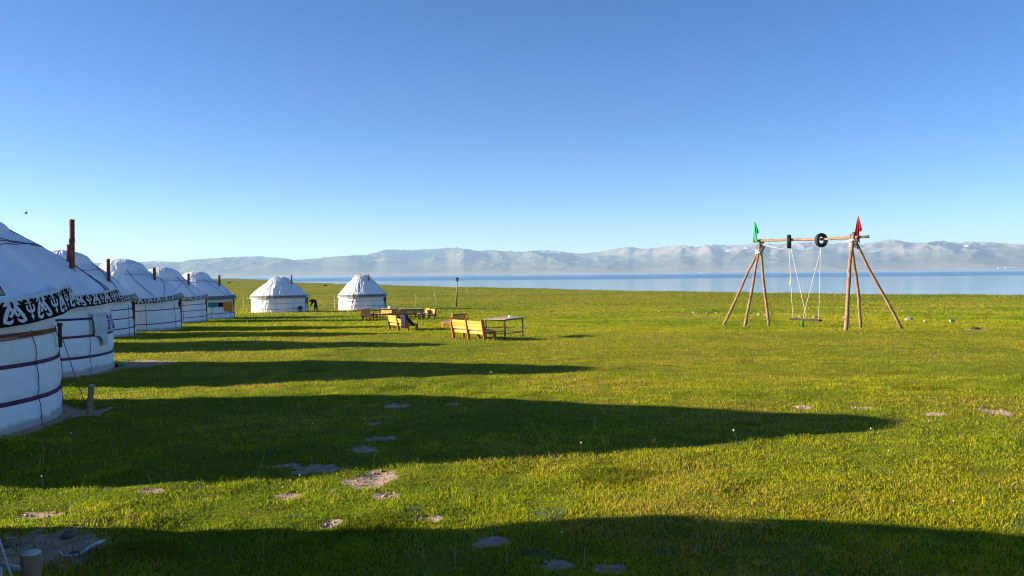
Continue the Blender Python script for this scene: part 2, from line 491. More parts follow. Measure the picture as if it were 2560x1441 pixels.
# ------------------------------------------------------------------ mountains across the lake
SKY = [(-900, 668), (-400, 662), (0, 659), (200, 658), (328, 657), (394, 653), (455, 656), (473, 650), (530, 646), (581, 643), (647, 641), (722, 647), (734, 651), (773, 648), (858, 640), (919, 637), (940, 633), (961, 624), (1031, 626), (1097, 622), (1134, 619.5), (1153, 620), (1190, 628), (1233, 625.6), (1256, 628), (1308, 630), (1345, 625.6), (1387, 627), (1425, 632.6), (1448, 634), (1477, 633), (1518, 627), (1572, 616.6), (1604, 623), (1636, 621), (1672, 616.6), (1708, 613), (1744, 619), (1780, 610.7), (1808, 614), (1848, 613), (1880, 610.7), (1944, 611), (1989, 609), (2034, 605), (2079, 610), (2107, 607.5), (2147, 612), (2170, 607.5), (2197, 605), (2224, 598), (2243, 601.6), (2279, 607.5), (2320, 607.5), (2351, 601.6), (2388, 607.5), (2424, 605), (2478, 606.6), (2533, 610.7), (2600, 613), (2900, 618), (3500, 610)]
def build_mountains():
    sx = np.array([p[0] for p in SKY], float); syy = np.array([p[1] for p in SKY], float)
    saz = np.arctan((sx - 1280) / 1970); stan = (684.5 - (sx - 1280) * .0094 - syy) / 1970 * np.cos(saz)
    az = np.linspace(R(-50), R(50), 1500)
    sk = np.interp(az, saz, stan)
    shore = 10200 + 900 * perlin(az * 3 + 2, az * 0 + .3) + 250 * perlin(az * 14, az * 0 + 1.3)
    t = np.concatenate([np.linspace(0, 1, 150), np.linspace(1, 1.6, 30)[1:]])
    A, T = np.meshgrid(az, t, indexing='ij')
    S = np.repeat(shore[:, None], len(t), 1)
    span = 5600 + 900 * perlin(az * 5, az * 0 + 7.7)
    RR = S + T * span[:, None]
    x = A * 13000; y = RR
    wx = x + 700 * fbm(x / 2600, y / 2600, 3); wy = y + 700 * fbm(x / 2600 + 40, y / 2600, 3)
    def rid(sx_, sy_, o):
        s = 0; a = 1; tt = 0; w = 1
        for i in range(o):
            n = 1 - np.abs(perlin(wx / sx_ * 2 ** i + 31 * i, wy / sy_ * 2 ** i))
            n = n * n; s = s + a * n * w; w = np.clip(n * 1.5, .2, 1); tt += a; a *= .52
        return s / tt
    rg = rid(2900, 4600, 6)
    apron = .05 * T + .13 * sstep(0, .55, T) * (0.6 + .8 * (fbm(wx / 3000, wy / 4000, 3) + .5))
    rise = sstep(.12, 1.0, T + .10 * fbm(x / 1800, x * 0 + 3, 3))
    h = apron * .55 + rise * (.12 + .88 * rg ** 1.25)
    h = h * np.where(T > 1, 1 - .5 * sstep(1, 1.6, T), 1)
    ang = (h * 1000) / RR
    mx = ang.max(1)
    ker = np.exp(-np.linspace(-2, 2, 13) ** 2); ker /= ker.sum()
    f = sk / mx
    f = np.convolve(np.pad(f, 6, 'edge'), ker, 'valid')
    Z = h * 1000 * f[:, None] + 1.75
    Z = Z - (1.75 - (LAKE_Z - 3)) * (1 - sstep(0, .02, T))
    X = RR * np.sin(A); Y = RR * np.cos(A)
    me = grid_mesh('mountains', np.stack([X, Y, Z], -1), len(az), len(t))
    # natural ground colours: tan apron, grey green pasture, pinkish bare rock high on the right, a few snow patches
    zz = Z / 600
    nz = fbm(x / 900, y / 900, 4); n2 = fbm(x / 300, y / 300, 4)
    tan = np.array([.30, .245, .16]); grn = np.array([.13, .13, .088]); rock = np.array([.225, .185, .15]); snow = np.array([.85, .86, .88]); shore_c = np.array([.46, .38, .28])
    gf = sstep(.10, .40, T + .25 * nz)[..., None]
    c = tan * (1 - gf) + grn * gf
    bf = sstep(.035, .0, T)[..., None]; c = c * (1 - bf) + shore_c * bf
    rf = (sstep(.40, .78, zz + .35 * nz + .25 * (rg - .5)) * sstep(-.05, .25, A))[..., None]
    c = c * (1 - rf) + rock * rf
    gx = np.gradient(Z, axis=0)
    sf = (sstep(.32, .40, n2) * sstep(.55, .7, T) * sstep(.30, .45, zz) * (gx < 1.5))[..., None]
    c = c * (1 - sf) + snow * sf
    fattr(me, 'tint', c.reshape(-1, 3), True)
    o = finish('mountains', me, M_HILL, None, True); o['kind'] = 'structure'
build_mountains()

# ------------------------------------------------------------------ grass
def build_grass():
    parts_v, parts_c, tris = [], [], []
    base = 0
    def batch(n, y0, y1, three):
        nonlocal base
        tanv = rng.uniform(-1, 1, n)
        u = rng.uniform(0, 1, n)
        y = 1 / (1 / y0 + (1 / y1 - 1 / y0) * u)
        x = tanv * (.74 * y + 2.4)
        keep = shore_sd(x, y) + fbm(x / 22, y / 22, 3) * 5 > .3
        for cx, cy_, r in YURTS.values(): keep &= np.hypot(x - cx, y - cy_) > r + .05
        dm = dirt_mask(x, y)
        keep &= rng.uniform(0, 1, n) > np.clip(dm * 1.0 + (fbm(x / .09, y / .14, 3)) * .9 * (dm > .05), 0, .985)
        bare = fbm(x / .8 + 9, y / .8, 3)
        keep &= rng.uniform(0, 1, n) > sstep(.18, .42, bare) * .75 * (1 - sstep(14, 40, y))
        x, y = x[keep], y[keep]; n = len(x)
        z = gz(x, y)
        n1 = fbm(x / 3.2, y / 3.2, 3); n2 = fbm(x / .55 + 3, y / .55, 3); n0 = fbm(x / 14, y / 26 + 5, 3)
        hgt = (.023 + .00082 * np.minimum(y, 160)) * (1 + .9 * np.clip(n2, -.6, .9)) * rng.uniform(.45, 1.35, n)
        hgt *= np.where(rng.uniform(0, 1, n) < .012, 2.0, 1)
        sb = sstep(9, 2, shore_sd(x, y) + fbm(x / 22, y / 22, 3) * 5); tuft = sb * sstep(-.1, .4, fbm(x / 2.5, y / 2.5, 2))
        clump = sstep(.40, .52, fbm(x / 1.6 + 40, y / 1.6, 2)) * (rng.uniform(0, 1, n) < .8)
        hgt = hgt * (1 + 1.6 * tuft + .7 * clump)
        wid = (.0031 + .00042 * y) * (1 + .9 * sstep(12, 60, y)) * rng.uniform(.6, 1.4, n)
        th = rng.uniform(0, 2 * PI, n); le = rng.uniform(.1, 1.0, n) * hgt
        la = rng.uniform(0, 2 * PI, n)
        lx, ly = np.cos(la) * le, np.sin(la) * le
        wx, wy = np.cos(th) * wid / 2, np.sin(th) * wid / 2
        P = np.stack([x, y, z - .006], -1)
        W = np.stack([wx, wy, np.zeros(n)], -1)
        tip = P + np.stack([lx, ly, hgt], -1)
        # colour
        green = np.array([.165, .245, .010]); lime = np.array([.305, .37, .012]); yel = np.array([.44, .40, .018]); straw = np.array([.52, .36, .12]); dark = np.array([.030, .055, .010]); sage = np.array([.15, .20, .13])
        a = np.clip(.50 + 1.15 * n1 + .8 * n2 + 1.3 * n0 + rng.normal(0, .16, n), 0, 1)[:, None]
        c = np.where(a < .5, green + (lime - green) * a * 2, lime + (yel - lime) * (a - .5) * 2)
        r = rng.uniform(0, 1, n)
        dry = .04 + .30 * sstep(.05, .5, n1 + .35 * n2) * (1 - sstep(15, 60, y))
        dry = dry + 0.32 * sstep(.10, .45, fbm(x / 26 + 3, y / 9 + 8, 3)) * sstep(25, 50, y) * (1 - sstep(150, 300, y))
        c = np.where((r < dry)[:, None], straw * rng.uniform(.6, 1.1, (n, 1)), c)
        c = np.where(((r > .93))[:, None], dark, c)
        sg = fbm(x / .5 + 60, y / .5, 2)
        c = np.where(((sg > .52) & (r < .6))[:, None], sage, c)
        c = c * (1 - .55 * tuft[:, None]) * (1 - .5 * clump[:, None])
        c = c * rng.uniform(.75, 1.2, (n, 1))
        if three:
            V = np.stack([P - W, P + W, tip], 1).reshape(-1, 3); k = 3
            F = np.arange(n)[:, None] * 3 + np.array([[0, 1, 2]]) + base
        else:
            mid = P + np.stack([lx * .3, ly * .3, hgt * .62], -1)
            V = np.stack([P - W, P + W, mid - W * .85, mid + W * .85, tip], 1).reshape(-1, 3); k = 5
            T3 = np.array([[0, 1, 3], [0, 3, 2], [2, 3, 4]])
            F = (np.arange(n)[:, None, None] * 5 + T3[None]).reshape(-1, 3) + base
        parts_v.append(V); parts_c.append(np.repeat(c, k, 0)); tris.append(F); base += len(V)
    batch(540000, 3.7, 16, False)
    batch(340000, 13, 60, True)
    batch(300000, 35, 600, True)
    me = bpy.data.meshes.new('grass')
    raw(me, np.concatenate(parts_v), np.concatenate(tris))
    fattr(me, 'tint', np.concatenate(parts_c), True)
    o = finish('grass', me, M_GRASS)
    o['label'] = 'short sunlit yellow green meadow grass covering the ground'; o['category'] = 'grass'; o['kind'] = 'stuff'
build_grass()
def build_stalks():
    b = MB(); hd = MB()
    n = 1100
    for i in range(n):
        t = random.uniform(-.72, .72); y = 1 / random.uniform(1 / 90, 1 / 4.8) if random.random() < .45 else random.uniform(16, 85); x = t * y
        if any(math.hypot(x - c[0], y - c[1]) < c[2] + .2 for c in YURTS.values()): continue
        if fbm(np.array([x / 3 + 20]), np.array([y / 3]), 2)[0] < -.05 and random.random() < .75: continue
        z = g0(x, y); h = random.uniform(.07, .19); r = .0017 + .00011 * y
        lx, ly = random.uniform(-.05, .05), random.uniform(-.05, .05)
        b.tube([(x, y, z - .01), (x + lx * .3, y + ly * .3, z + h * .55), (x + lx, y + ly, z + h)], [r, r, r * .8], 3, False)
        if random.random() < .05:
            R_ = random.uniform(.007, .013) + .00018 * y
            p = [(x + lx + dx * R_, y + ly + dy * R_, z + h + dz * R_) for dx, dy, dz in ((1, 0, 0), (-1, 0, 0), (0, 1, 0), (0, -1, 0), (0, 0, 1), (0, 0, -1))]
            hd.add(p, [(0, 2, 4), (2, 1, 4), (1, 3, 4), (3, 0, 4), (2, 0, 5), (1, 2, 5), (3, 1, 5), (0, 3, 5)])
    o = b.build('dandelion_stalks', simple('pale_stalk', (.40, .33, .13), .8, .3, 2, bmp=0))
    o['label'] = 'thin pale dandelion stalks scattered through the grass'; o['category'] = 'stalks'; o['kind'] = 'stuff'
    h = hd.build('seed_heads', simple('seed_fluff', (.62, .60, .55), .9, .1, 2, bmp=0), o)
    h['kind'] = 'stuff'
build_stalks()

def build_clods():
    b = MB(); rs = random.Random(11)
    for cx, cy_, rx, ry in DIRT:
        for k in range(int(14 + 60 * min(1.2, rx * ry * 4))):
            a = rs.uniform(0, 2 * PI); q = rs.uniform(0, 1.05) ** .6; x, y = cx + rx * q * math.cos(a), cy_ + ry * q * math.sin(a)
            if any(math.hypot(x - c[0], y - c[1]) < c[2] + .05 for c in YURTS.values()): continue
            r = rs.choice((.006, .008, .011, .016)) * rs.uniform(.7, 1.3) * (1 + cy_ * .03); z = g0(x, y) + r * .2
            p = [(x + dx * r * rs.uniform(.7, 1.4), y + dy * r * rs.uniform(.7, 1.4), z + dz * r * rs.uniform(.5, .9)) for dx, dy, dz in ((1, 0, 0), (-1, 0, 0), (0, 1, 0), (0, -1, 0), (0, 0, 1), (0, 0, -1))]
            b.add(p, [(0, 2, 4), (2, 1, 4), (1, 3, 4), (3, 0, 4), (2, 0, 5), (1, 2, 5), (3, 1, 5), (0, 3, 5)])
    o = b.build('soil_crumbs', simple('crumbled_soil', (.42, .29, .20), .95, .4, 12))
    o['label'] = 'crumbs of soil and grit on the bare patches'; o['category'] = 'soil'; o['kind'] = 'stuff'
build_clods()

# ------------------------------------------------------------------ yurts
DOOR = R(24)
def catmull(P, n=6):
    P = [np.array(p, float) for p in P]; Q = [P[0]] + P + [P[-1]]; out = []
    for i in range(1, len(Q) - 2):
        for k in range(n):
            t = k / n; a, b_, c, d = Q[i - 1], Q[i], Q[i + 1], Q[i + 2]
            out.append(.5 * (2 * b_ + (c - a) * t + (2 * a - 5 * b_ + 4 * c - d) * t * t + (3 * b_ - a - 3 * c + d) * t ** 3))
    out.append(P[-1]); return out
def mir(st): return [[(1 - p[0], *p[1:]) for p in s] for s in st]
# strokes (u, v, half width): u along one repeat, v up the band; white felt on black
_h = [[(.47, 1.02, .035), (.40, .84, .05), (.32, .58, .058), (.255, .34, .055), (.20, .13, .012)],
      [(.415, .88, .045), (.462, .72, .045), (.452, .54, .04), (.405, .44, .036), (.375, .52, .022)],
      [(.235, .20, .04), (.32, .145, .042), (.40, .19, .034), (.44, .31, .010)]]
_t = [[(.0, .08, .004), (.0, .18, .02), (.0, .30, .072), (.0, .40, .028), (.0, .62, .034), (.0, .80, .03), (.0, 1.02, .03)],
      [(.0, .54, .035), (.08, .56, .036), (.125, .70, .034), (.115, .84, .026), (.085, .80, .014)], [(.0, .54, .035), (-.08, .56, .036), (-.125, .70, .034), (-.115, .84, .026), (-.085, .80, .014)]]
HORN_W = _h + mir(_h) + _t
_k = [[(.22, .82, .03), (.19, .98, .045), (.13, 1.08, .045), (.075, 1.04, .03), (.06, .96, .01)], [(.21, .90, .03), (.27, 1.06, .035), (.33, 1.14, .008)]]
HORN_K = [[(.10, .86, .02), (.3, .86, .02), (.5, .86, .02), (.7, .86, .02), (.90, .86, .02)]] + _k + mir(_k) + [[(.5, .80, .03), (.5, 1.0, .045), (.5, 1.16, .008)]]
_l = [[(.0, .06, .026), (.5, .94, .026)], [(.5, .94, .026), (1.0, .06, .026)], [(.0, .94, .026), (.5, .06, .026)], [(.5, .06, .026), (1.0, .94, .026)],
      [(.36, .94, .012), (.43, .76, .018), (.5, .70, .02), (.57, .76, .018), (.64, .94, .012)],
      [(.36, .06, .012), (.43, .26, .018), (.5, .32, .02), (.57, .26, .018), (.64, .06, .012)]]
LATT_W = _l

class Yurt:
    def __init__(s, key, label, Hw=1.62, Ht=4.0, style='horn', lift=.16, fold=.014, mat=None, seed=1, motif=.56, capr=.42, detail=True, group=None, door=None, gap=.20, hb=.22):
        s.gap = gap; s.hb = hb; s.la = 0.0 if gap < .3 else gap - .20; s.da = DOOR if door is None else R(door); s.cx, s.cy, s.R = YURTS[key]; s.Hw, s.Ht, s.lift, s.fold, s.seed, s.capr = Hw, Ht, lift, fold, seed, capr
        s.mat = mat or M_CANVAS
        s.gz = min(g0(s.cx + s.R * math.cos(a), s.cy + s.R * math.sin(a)) for a in np.linspace(0, 2 * PI, 12))
        s.gz = g0(s.cx, s.cy)
        s.root = empty('yurt', (s.cx, s.cy, s.gz)); tag(s.root, label, 'yurt', group)
        s.dome = .30 + 2.0 * max(0, capr - .28); s.Zc = Ht - s.dome
        R_ = s.R
        def up(r_):   # straight pole line from the shoulder to the crown ring
            t = (.975 - r_) / (.975 - s.capr * .92); return (Hw + .30) + (s.Zc - Hw - .30) * t + .10 * math.sin(PI * min(1, t))
        prof = [(1.05 * R_, Hw - .10), (1.035 * R_, Hw + .08), (.975 * R_, Hw + .30), (.86 * R_, up(.86)), (.70 * R_, up(.70)), ((s.capr * .46 + .35) * R_, up(s.capr * .46 + .35)), (s.capr * R_ * .92, s.Zc)]
        s.prof = np.array(catmull(prof, 10))
        L = np.concatenate([[0], np.cumsum(np.hypot(*np.diff(s.prof, axis=0).T))]); s.pl = L / L[-1]
    def ang(s, th):
        return (np.asarray(th) - s.da + PI) % (2 * PI) - PI
    def lf(s, th):
        a = np.clip(np.abs(s.ang(th)) - s.la, 0, 9); return s.lift * np.exp(-(a / .75) ** 2)
    def wob(s, th, z):
        k = s.seed * 13.7; c, q = np.cos(th), np.sin(th)
        # folds in the cloth: periodic in theta through (cos, sin)
        return s.fold * (fbm(c * 9 + q * 5 + k + z * 1.3, q * 9 - c * 4 + z * .8, 3) * 1.2 + fbm(c * 20 + k - z * 2.0, q * 20 + z * 2.2 + k, 3) * .9)
    def wall_r(s, th, z):
        t = z / s.Hw
        r = s.R * (1 + .028 * (1 - t) ** 2 + .012 * np.sin(t * PI))
        for hz in s.straps: r = r - .030 * np.exp(-((z - hz) / .07) ** 2) + .012 * np.exp(-((z - hz) / .25) ** 2)
        return r + s.wob(th, z) * 1.1 + .02 * np.sin(5 * th + s.seed)
    def roof_p(s, th, t):
        r = np.interp(t, s.pl, s.prof[:, 0]); z = np.interp(t, s.pl, s.prof[:, 1])
        sag = -.05 * np.sin(np.clip(t, 0, 1) * PI) * (0.5 + .5 * np.cos(th * 16 + s.seed))  # cloth sags between the roof poles
        z = z + s.lf(th) * (1 - t) ** 1.5 + sag * .5
        w = s.wob(th, z * .7) * 1.3 * sstep(0, .12, t)
        r = r + w * .55 + .05 * np.exp(-(t / .06) ** 2) * sstep(.32, .16, np.abs(s.ang(th)))
        return r, z + w
    def xyz(s, th, r, z): return np.stack([r * np.cos(th), r * np.sin(th), z], -1)
    def shell(s):
        n = 288; th = np.linspace(0, 2 * PI, n, endpoint=False)
        zz = np.linspace(-.20, s.Hw + .05, 44); T, Z = np.meshgrid(th, zz, indexing='ij')
        me = grid_mesh('wall', s.xyz(T, s.wall_r(T, Z), Z), n, len(zz), True)
        finish('wall', me, s.mat, s.root, True)
        tt = np.linspace(0, 1, 56); T, Q = np.meshgrid(th, tt, indexing='ij'); r, z = s.roof_p(T, Q)
        me = grid_mesh('roof', s.xyz(T, r, z), n, len(tt), True)
        s.roof = finish('roof', me, s.mat, s.root, True)
        # crown cover
        pr = np.array(catmull([(s.capr * s.R * 1.10, s.Zc - .16), (s.capr * s.R * .98, s.Zc + .02), (s.capr * s.R * .82, s.Zc + s.dome * .46), (s.capr * s.R * .54, s.Zc + s.dome * .74), (s.capr * s.R * .24, s.Zc + s.dome * .93), (.01, s.Ht)], 7))
        T, I = np.meshgrid(th, np.arange(len(pr)), indexing='ij')
        w = s.wob(T, pr[I, 1] * 1.6) * 1.3 * sstep(len(pr) - 1, len(pr) - 12, I)
        hem = .05 * np.cos(4 * (T - .4 + s.seed)) * (I < 9) * (1 - I / 9)
        me = grid_mesh('crown_cover', s.xyz(T, pr[I, 0] + w, pr[I, 1] + w * .7 + hem), n, len(pr), True)
        finish('crown_cover', me, s.mat, s.root, True)
    def band_pt(s, th, v, off=0.0, hb=.22):
        a = np.abs(s.ang(th)); z = s.Hw + .24 - 1.3 * hb + v * hb + s.lf(th)
        r = s.R * 1.062 - .028 * s.R * np.clip(v, 0, 1.2) * .8 + .04 + off + .10 * sstep(s.gap + .2, s.gap, a) * (1 - .6 * np.clip(v, 0, 1)) + .012 * np.sin(th * 23 + s.seed)
        return s.xyz(th, r, z)
    def band(s, style, motif, single):
        gap = s.gap; hb = s.hb if style == 'horn' else .31
        D = s.da; th = np.linspace(D + gap, D + 2 * PI - gap, 320)
        def strip(name, v0, v1, off, mat, parent):
            T, V = np.meshgrid(th, np.linspace(v0, v1, 5), indexing='ij')
            me = grid_mesh(name, s.band_pt(T, V, off, hb), len(th), 5)
            return finish(name, me, mat, parent, True)
        if style == 'horn':
            bd = strip('trim_band', -.02, 1.30, 0, M_FELT, s.root)
            strip('black_border', -.04, .93, .006, M_BLACK, bd)
        else:
            bd = strip('trim_band', -.12, 1.12, 0, M_FELT, s.root)
            strip('black_border', 0.02, .98, .006, M_BLACK, bd)
        n = int(round((2 * PI - 2 * gap) * s.R / motif)); du = (2 * PI - 2 * gap) / n
        allW, allK = MB(), MB()
        for i in range(n):
            mb = MB(); kb = MB()
            for strokes, tgt, off in ((HORN_W if style == 'horn' else LATT_W, mb, .013),) + (((HORN_K, kb, .011),) if style == 'horn' else ()):
                for si, st in enumerate(strokes):
                    pts = np.array(catmull(st, 4)); d = np.gradient(pts[:, :2], axis=0)
                    asp = hb / motif
                    tx, ty = d[:, 0], d[:, 1] * asp; L = np.hypot(tx, ty) + 1e-9; nx, ny = -ty / L, tx / L
                    pts[:, 2] *= .82; l = np.stack([pts[:, 0] + nx * pts[:, 2], pts[:, 1] + ny * pts[:, 2] / asp], -1); r = np.stack([pts[:, 0] - nx * pts[:, 2], pts[:, 1] - ny * pts[:, 2] / asp], -1)
                    P = np.concatenate([l, r])
                    thv = D + 2 * PI - gap - (i + P[:, 0]) * du
                    thv = np.clip(thv, D + gap, D + 2 * PI - gap)
                    W = s.band_pt(thv, P[:, 1], off + .0012 * si, hb); m = len(pts)
                    tgt.add(W, [(k, k + 1, m + k + 1, m + k) for k in range(m - 1)])
            if single:
                mb.build('scroll_motif', M_FELT, bd)
                if kb.v: kb.build('horn_motif', M_BLACK, bd)
            else:
                allW.add(mb.v, mb.f)
                if kb.v: allK.add(kb.v, kb.f)
        if not single: allW.build('scroll_ornament', M_FELT, bd)['kind'] = 'stuff'
        if allK.v: allK.build('horn_ornament', M_BLACK, bd)['kind'] = 'stuff'
    def strap(s, z, w, mat, name='strap', sag=.02, a0=0, a1=2 * PI, tilt=0):
        th = np.linspace(a0, a1, 200); T, V = np.meshgrid(th, np.array([-.5, -.25, .25, .5]), indexing='ij')
        zc = z + sag * np.sin(3 * T + s.seed) + tilt * np.sin(T)
        Z = zc + V * w; r = s.wall_r(T, Z) + .010 + .012 * (np.abs(V) < .3)
        me = grid_mesh(name, s.xyz(T, r, Z), len(th), 4)
        finish(name, me, mat, s.root, True)
    def rope_roof(s, th0, t0, th1, t1, rad=.011, mat=None, down=True):
        k = np.linspace(0, 1, 26); th = th0 + (th1 - th0) * k; t = t0 + (t1 - t0) * k
        r, z = s.roof_p(th, t); P = s.xyz(th, r + rad * .9, z + rad * .9)
        b = MB(); b.tube(P.tolist(), rad, 5); b.build('rope', mat or M_ROPE, s.root, True)
    def rope_wall(s, th, z0, z1, rad=.010, mat=None, lean=0.0):
        k = np.linspace(0, 1, 14); z = z0 + (z1 - z0) * k; t = th + lean * k
        P = s.xyz(t, s.wall_r(t, z) + rad + .02, z)
        b = MB(); b.tube(P.tolist(), rad, 5); b.build('rope', mat or M_ROPE, s.root, True)
    def door(s):
        a = s.da; u = Vector((math.cos(a), math.sin(a), 0)); w = Vector((-math.sin(a), math.cos(a), 0)); rot = Matrix.Rotation(a, 3, 'Z')
        f = MB(); c = u * (s.R - .02)
        for sg in (-1, 1): f.box(c + w * .50 * sg + Vector((0, 0, .80)), (.22, .10, 1.70), rot)
        f.box(c + Vector((0, 0, 1.60)), (.22, 1.14, .12), rot); f.box(c + Vector((0, 0, .04)), (.22, .90, .12), rot)
        fr = f.build('door_frame', M_DOOR, s.root, False, .008)
        for i in range(4):
            p = MB(); p.box(u * (s.R + .02) + w * (-.33 + .22 * i) + Vector((0, 0, .81)), (.05, .212, 1.44), rot); p.build('door_plank', M_DOOR, fr, False, .006)
    def chimney(s, dx, dy, zb, length, rad=.062, sleeve=True, tilt=(0, 0)):
        b = MB(); top = (dx + tilt[0], dy + tilt[1], zb + length)
        b.tube([(dx, dy, zb - .35), (dx, dy, zb), top], rad, 16)
        c = b.build('chimney_pipe', M_RUST, s.root, True)
        r2 = MB(); r2.tube([(dx + tilt[0] * .55, dy + tilt[1] * .55, zb + length * .55), (dx + tilt[0] * .62, dy + tilt[1] * .62, zb + length * .62)], rad * 1.10, 16); r2.build('pipe_joint', M_RUST, c, True)
        if sleeve:
            k = MB(); k.tube([(dx, dy, zb - .30), (dx, dy, zb + .02)], [rad * 1.9, rad * 1.5], 14); k.build('flashing', M_FLASH, c, True)

S_NEAR = [(.42, .062, M_STRAP, 'strap'), (.90, .055, M_STRAP, 'strap'), (1.30, .05, M_STRAPB, 'strap')]
def make_yurt(key, label, style='horn', single=False, straps=None, ropes=6, chim=None, group='white yurts in the row', **kw):
    y = Yurt(key, label, style=style, group=group, **kw)
    y.straps = [q[0] for q in (straps or [])]
    y.shell(); y.band(style, kw.get('motif', .48), single)
    for z, w, m, nm in (straps or []): y.strap(z, w, m, nm)
    rs = random.Random(y.seed)
    for i in range(ropes):
        a = 2 * PI * i / ropes + rs.uniform(-.2, .2) + y.seed
        y.rope_roof(a, .03, a + rs.uniform(-.55, .55), 1.0, .014)
        if i % 2: y.rope_roof(a, .03, a + .9, .78, .012)
    for i in range(3):
        a = rs.uniform(0, 2 * PI); y.rope_roof(a, .72 + .1 * i, a + 2.2, .80 - .08 * i, .010)
    for i in range(ropes + 3):
        a = 2 * PI * i / (ropes + 3) + rs.uniform(-.15, .15)
        if abs(y.ang(a)) < .25: continue
        y.rope_wall(a, y.Hw - .15, .02, .006 if y.cy < 25 else .011, lean=rs.uniform(-.06, .06))
    y.door()
    if chim: y.chimney(*chim)
    return y
G_ROW = 'white yurts pitched in a row'
ROPE3 = [(.40, .045, M_STRAPB, 'strap'), (.86, .045, M_STRAPB, 'strap'), (1.28, .045, M_STRAPB, 'strap')]
ROPE2 = [(.42, .05, M_STRAP, 'strap'), (1.15, .05, M_STRAP, 'strap')]
make_yurt('y0', 'white yurt just beyond the left frame edge, casting the lowest broad shadow', straps=S_NEAR, seed=2, group=G_ROW)
Y1 = make_yurt('y1', 'nearest white yurt at the left edge with large black and white horn pattern band', single=True, straps=S_NEAR, seed=3, door=62, gap=.53, Hw=1.50, Ht=3.80, capr=.30, motif=.60, hb=.265, lift=.26, ropes=8, group=G_ROW, fold=.015)
Y2 = make_yurt('y2', 'second white yurt from the left with cloths hung beside its door and tall rusty chimney', single=True, straps=S_NEAR, seed=4, door=58, gap=.52, Hw=1.60, capr=.28, Ht=3.74, ropes=8, chim=(2.25, .35, 2.45, 1.20, .060, True, (.02, 0)), group=G_ROW, motif=.48)
make_yurt('yh', 'hidden white yurt of which only the short chimney beside the tall rusty one shows', straps=ROPE3, seed=5, chim=(2.33, .3, 2.5, 1.18), group=G_ROW)
make_yurt('y3', 'white yurt in the row with narrow wall showing right of the cloth hung yurt', straps=ROPE3, seed=6, chim=(2.22, -.2, 2.55, 1.08, .075), group=G_ROW, Ht=4.08, motif=.48)
Y4 = make_yurt('y4', 'white yurt in the row with broad wall and small dark plaque beside its door', straps=ROPE2, seed=7, chim=(1.95, -.3, 2.55, .92, .078), group=G_ROW, lift=.28, Hw=1.56, motif=.48)
make_yurt('y5', 'white yurt in the row with bulging crown left of the one with an orange towel', straps=ROPE3, seed=8, chim=(2.05, -.3, 2.55, .94, .080), motif=.48, capr=.47, group=G_ROW)
Y6 = make_yurt('y6', 'last white yurt of the row, with orange and teal cloths on its wall', style='lattice', straps=[(.48, .05, M_STRAPB, 'strap'), (1.10, .03, M_STRAPB, 'strap')], seed=9, lift=.05, chim=(2.05, -.2, 2.55, 1.10, .085), capr=.40, Hw=1.78, group=G_ROW)
YA = make_yurt('ya', 'low wide sunlit white yurt with a person bending at its door', style='lattice', door=2, Hw=1.76, straps=[(.42, .04, M_ROPE, 'strap'), (1.02, .035, M_ROPE, 'strap')], seed=10, lift=.0, chim=(1.5, -.5, 2.72, 1.40, .085, False), fold=.042, capr=.40, ropes=5, group='free standing sunlit yurts', mat=M_CANVAS2, motif=.62)
YB = make_yurt('yb', 'tall steep sunlit white yurt standing alone beside the wooden benches', style='lattice', door=2, Hw=1.76, Ht=4.34, straps=[(.55, .04, M_ROPE, 'strap'), (1.10, .035, M_ROPE, 'strap')], seed=11, lift=.0, chim=(.95, -.85, 3.15, 1.10, .085, False), fold=.046, capr=.38, ropes=5, group='free standing sunlit yurts', mat=M_CANVAS2, motif=.62)
# small extras fixed to yurts
b = MB(); a_ = DOOR - .27
p = Vector((math.cos(a_), math.sin(a_), 0)) * (Y4.R + .06) + Vector((0, 0, 1.38)); b.box(p, (.03, .17, .30), Matrix.Rotation(a_, 3, 'Z')); b.build('plaque', M_DARKC, Y4.root)
a_ = R(2) - .30
b = MB(); p = Vector((math.cos(a_), math.sin(a_), 0)) * (YB.R + .06) + Vector((0, 0, 1.28)); b.box(p, (.03, .24, .24), Matrix.Rotation(a_, 3, 'Z')); b.build('number_plaque', M_STRAPB, YB.root)
# wooden peg and reed bundle holding Y1's upper strap
b = MB()
for k in range(3):
    th = np.linspace(R(-85), R(22), 40); z = 1.27 + .028 * k + .006 * np.sin(th * 9 + k)
    b.tube(Y1.xyz(th, Y1.wall_r(th, z) + .035, z).tolist(), .011, 5)
b.build('reed_bundle', M_ORANGEW, Y1.root, True)
b = MB(); a_ = R(22); p = Vector((math.cos(a_), math.sin(a_), 0)) * (Y1.R + .09)
b.box(p + Vector((0, 0, 1.20)), (.05, .05, .34), Matrix.Rotation(a_, 3, 'Z') @ Matrix.Rotation(.08, 3, 'X')); b.box(p + Vector((0, 0, 1.37)), (.06, .13, .05), Matrix.Rotation(a_, 3, 'Z')); b.build('wooden_peg', M_DOOR, Y1.root, False, .006)

